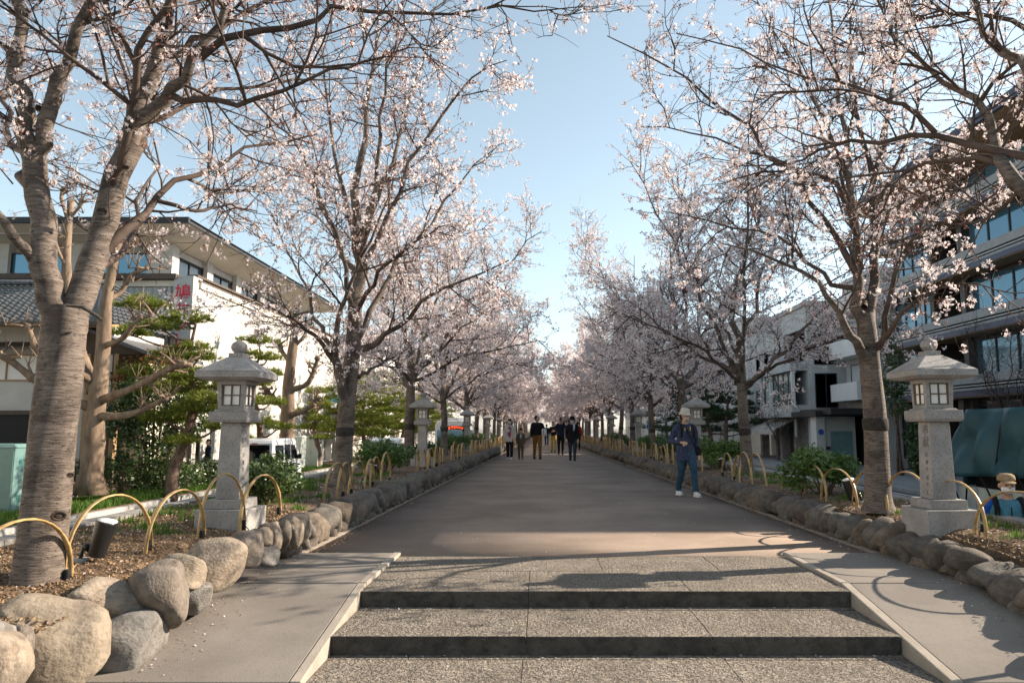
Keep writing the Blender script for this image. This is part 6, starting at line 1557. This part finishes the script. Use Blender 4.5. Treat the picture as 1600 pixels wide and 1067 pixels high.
# the group coming down the avenue
wa = person('woman in a cream cardigan over a plum shirt with black trousers', to_px(797, 30.6), R(-6), 1.66, dict(top='cream_cloth', low='black_cloth', mask='mask_white', long_hair=1, shoe='white_cloth', hem=.74), legs=((.06, .10), (-.02, -.12)))
MB().ellip((0, -.095, 1.14), (.075, .052, .27)).build('shirt', MATS['plum'], wa, True); MB().box((-.01, -.150, 1.20), (.09, .01, .10)).build('shirt_print', MATS['white_cloth'], wa); MB().tube([(.11, .02, 1.43), (.06, -.165, 1.25), (-.10, -.15, 1.02)], .012, 5).build('bag_strap', MATS['black_cloth'], wa, True)
wb_ = person('small child in a brown coat and pale blue shirt beside the woman in cream', to_px(814, 30.9), R(0), 1.27, dict(top='taupe', low='taupe', hat='cap', hat_m='hair', hem=.66, shoe='taupe'), legs=((.03, .04), (0, -.05)))
MB().ellip((0, -.10, 1.26), (.05, .045, .12)).build('shirt', MATS['pale_blue'], wb_, True)
wc = person('tall man in a black jacket and brown trousers looking aside, white coat over his arm', to_px(839.5, 31.2), R(8), 1.80, dict(top='black_cloth', low='brown_cloth', hem=.86), legs=((.12, .18), (-.06, -.22)), armL=((.10, .04, -.25), (.04, -.20, -.26)), head_turn=R(55), head_tilt=R(-10), girth=1.12)
cm = MB()
for c_, r_ in (((.25, -.17, 1.15), (.10, .12, .035)), ((.31, -.19, 1.04), (.035, .12, .13)), ((.34, -.15, .98), (.025, .07, .12)), ((.18, -.20, 1.05), (.035, .09, .10)), ((.27, -.26, 1.02), (.05, .03, .12))): cm.ellip(c_, r_, 12, 8)
obj('folded_coat', remesh(cm, 'folded_coat', 'white_cloth', .012, 2), wc)
wd = person('woman in mustard yellow trousers holding a phone at her chest', to_px(864.5, 40.0), R(-4), 1.62, dict(top='black_cloth', low='khaki', long_hair=1, hem=.86), legs=((.04, .05), (0, -.08)), armL=((.08, .03, -.26), (-.10, -.22, -.20)), armR=((-.08, .03, -.26), (.10, -.22, -.20)))
MB().box((0, -.27, 1.22), (.09, .02, .14)).build('phone', MATS['red_cloth'], wd)
we = person('man in dark clothes holding a phone up above his face', to_px(875.8, 36.4), R(0), 1.76, dict(top='navy', low='black_cloth', hem=.82), legs=((.02, .02), (0, -.03)), armL=((.12, -.16, -.10), (-.10, -.24, .16)), armR=((-.12, -.16, -.10), (.10, -.24, .16)))
MB().box((0, -.30, 1.66), (.08, .012, .16)).build('phone', MATS['black_metal'], we)
wf = person('man in a black coat with dark hat, mask and pale blue scarf', to_px(894, 29.8), R(-3), 1.70, dict(top='black_cloth', low='denim_dark', hat='bucket', hat_m='hair', mask='mask_white', hem=.72), legs=((.08, .10), (-.02, -.12)), girth=1.1)
MB().tube([(.06, -.06, 1.47), (.075, -.13, 1.34), (.06, -.145, 1.18)], [.03, .038, .03], 8, .5).build('scarf', MATS['pale_blue'], wf, True)
person('distant walker in blue seen between the men down the avenue', to_px(854, 54), R(180), 1.55, dict(top='navy', low='denim', hem=.8), vox=.016)
person('distant walker in dark red behind the man in the black coat', to_px(902, 44), R(180), 1.66, dict(top='red_cloth', low='black_cloth', hem=.8), vox=.016)
# man below the bed at the right
wm = person('man in a tan cap, white mask and teal vest over bright blue sleeves', (4.98, 8.05, -.87), R(-20), 1.66, dict(top='bright_blue', low='denim_dark', hat='cap', hat_m='cap_tan', mask='mask_white'), armL=((.09, .04, -.26), (.02, -.12, -.42)), armR=((-.09, .02, -.26), (.06, -.20, -.26)), head_turn=R(4), vox=.0075, girth=1.05, legs=((0, 0), (0, -.03)))
vst = MB(); vst.tube(smooth_line([(0, 0, .84), (0, -.004, 1.0), (0, -.005, 1.12), (0, 0, 1.27), (0, .01, 1.37), (0, .012, 1.43)], 16), list(np.interp(np.linspace(0, 5, 16), range(6), [.196, .19, .186, .205, .185, .10])), 20, .66, up=(0, 1, 0)); obj('vest', remesh(vst, 'vest', 'vest_teal', .012), wm)
for sx in (-1, 1): MB().tube([(sx * .10, .13, 1.40), (sx * .125, .0, 1.455), (sx * .13, -.135, 1.34), (sx * .14, -.15, 1.16), (sx * .16, -.09, 1.02)], [.028] * 5, 8, .35).build('rucksack_strap', MATS['black_cloth'], wm, True)
MB().tube([(0, -.146, 1.36), (0, -.156, 1.2), (0, -.15, 1.0)], .006, 5).box((.07, -.150, 1.19), (.07, .006, .012)).build('zip', MATS['black_cloth'], wm)
MB().box((-.10, -.235, 1.16), (.11, .06, .075)).lathe([(.03, 0), (.03, .05)], 12, (-.10, -.24, 1.13)).build('camera_body', MATS['black_metal'], wm, bevel=.008)
# person by the white shop wall
wp = person('person in dark jacket holding a phone to the ear by the white shop wall', (-13.95, 31.2, PZ), R(-50), 1.70, dict(top='navy', low='black_cloth', hat='cap', hat_m='hair'), armL=((.10, -.05, -.22), (-.02, -.10, .12)))
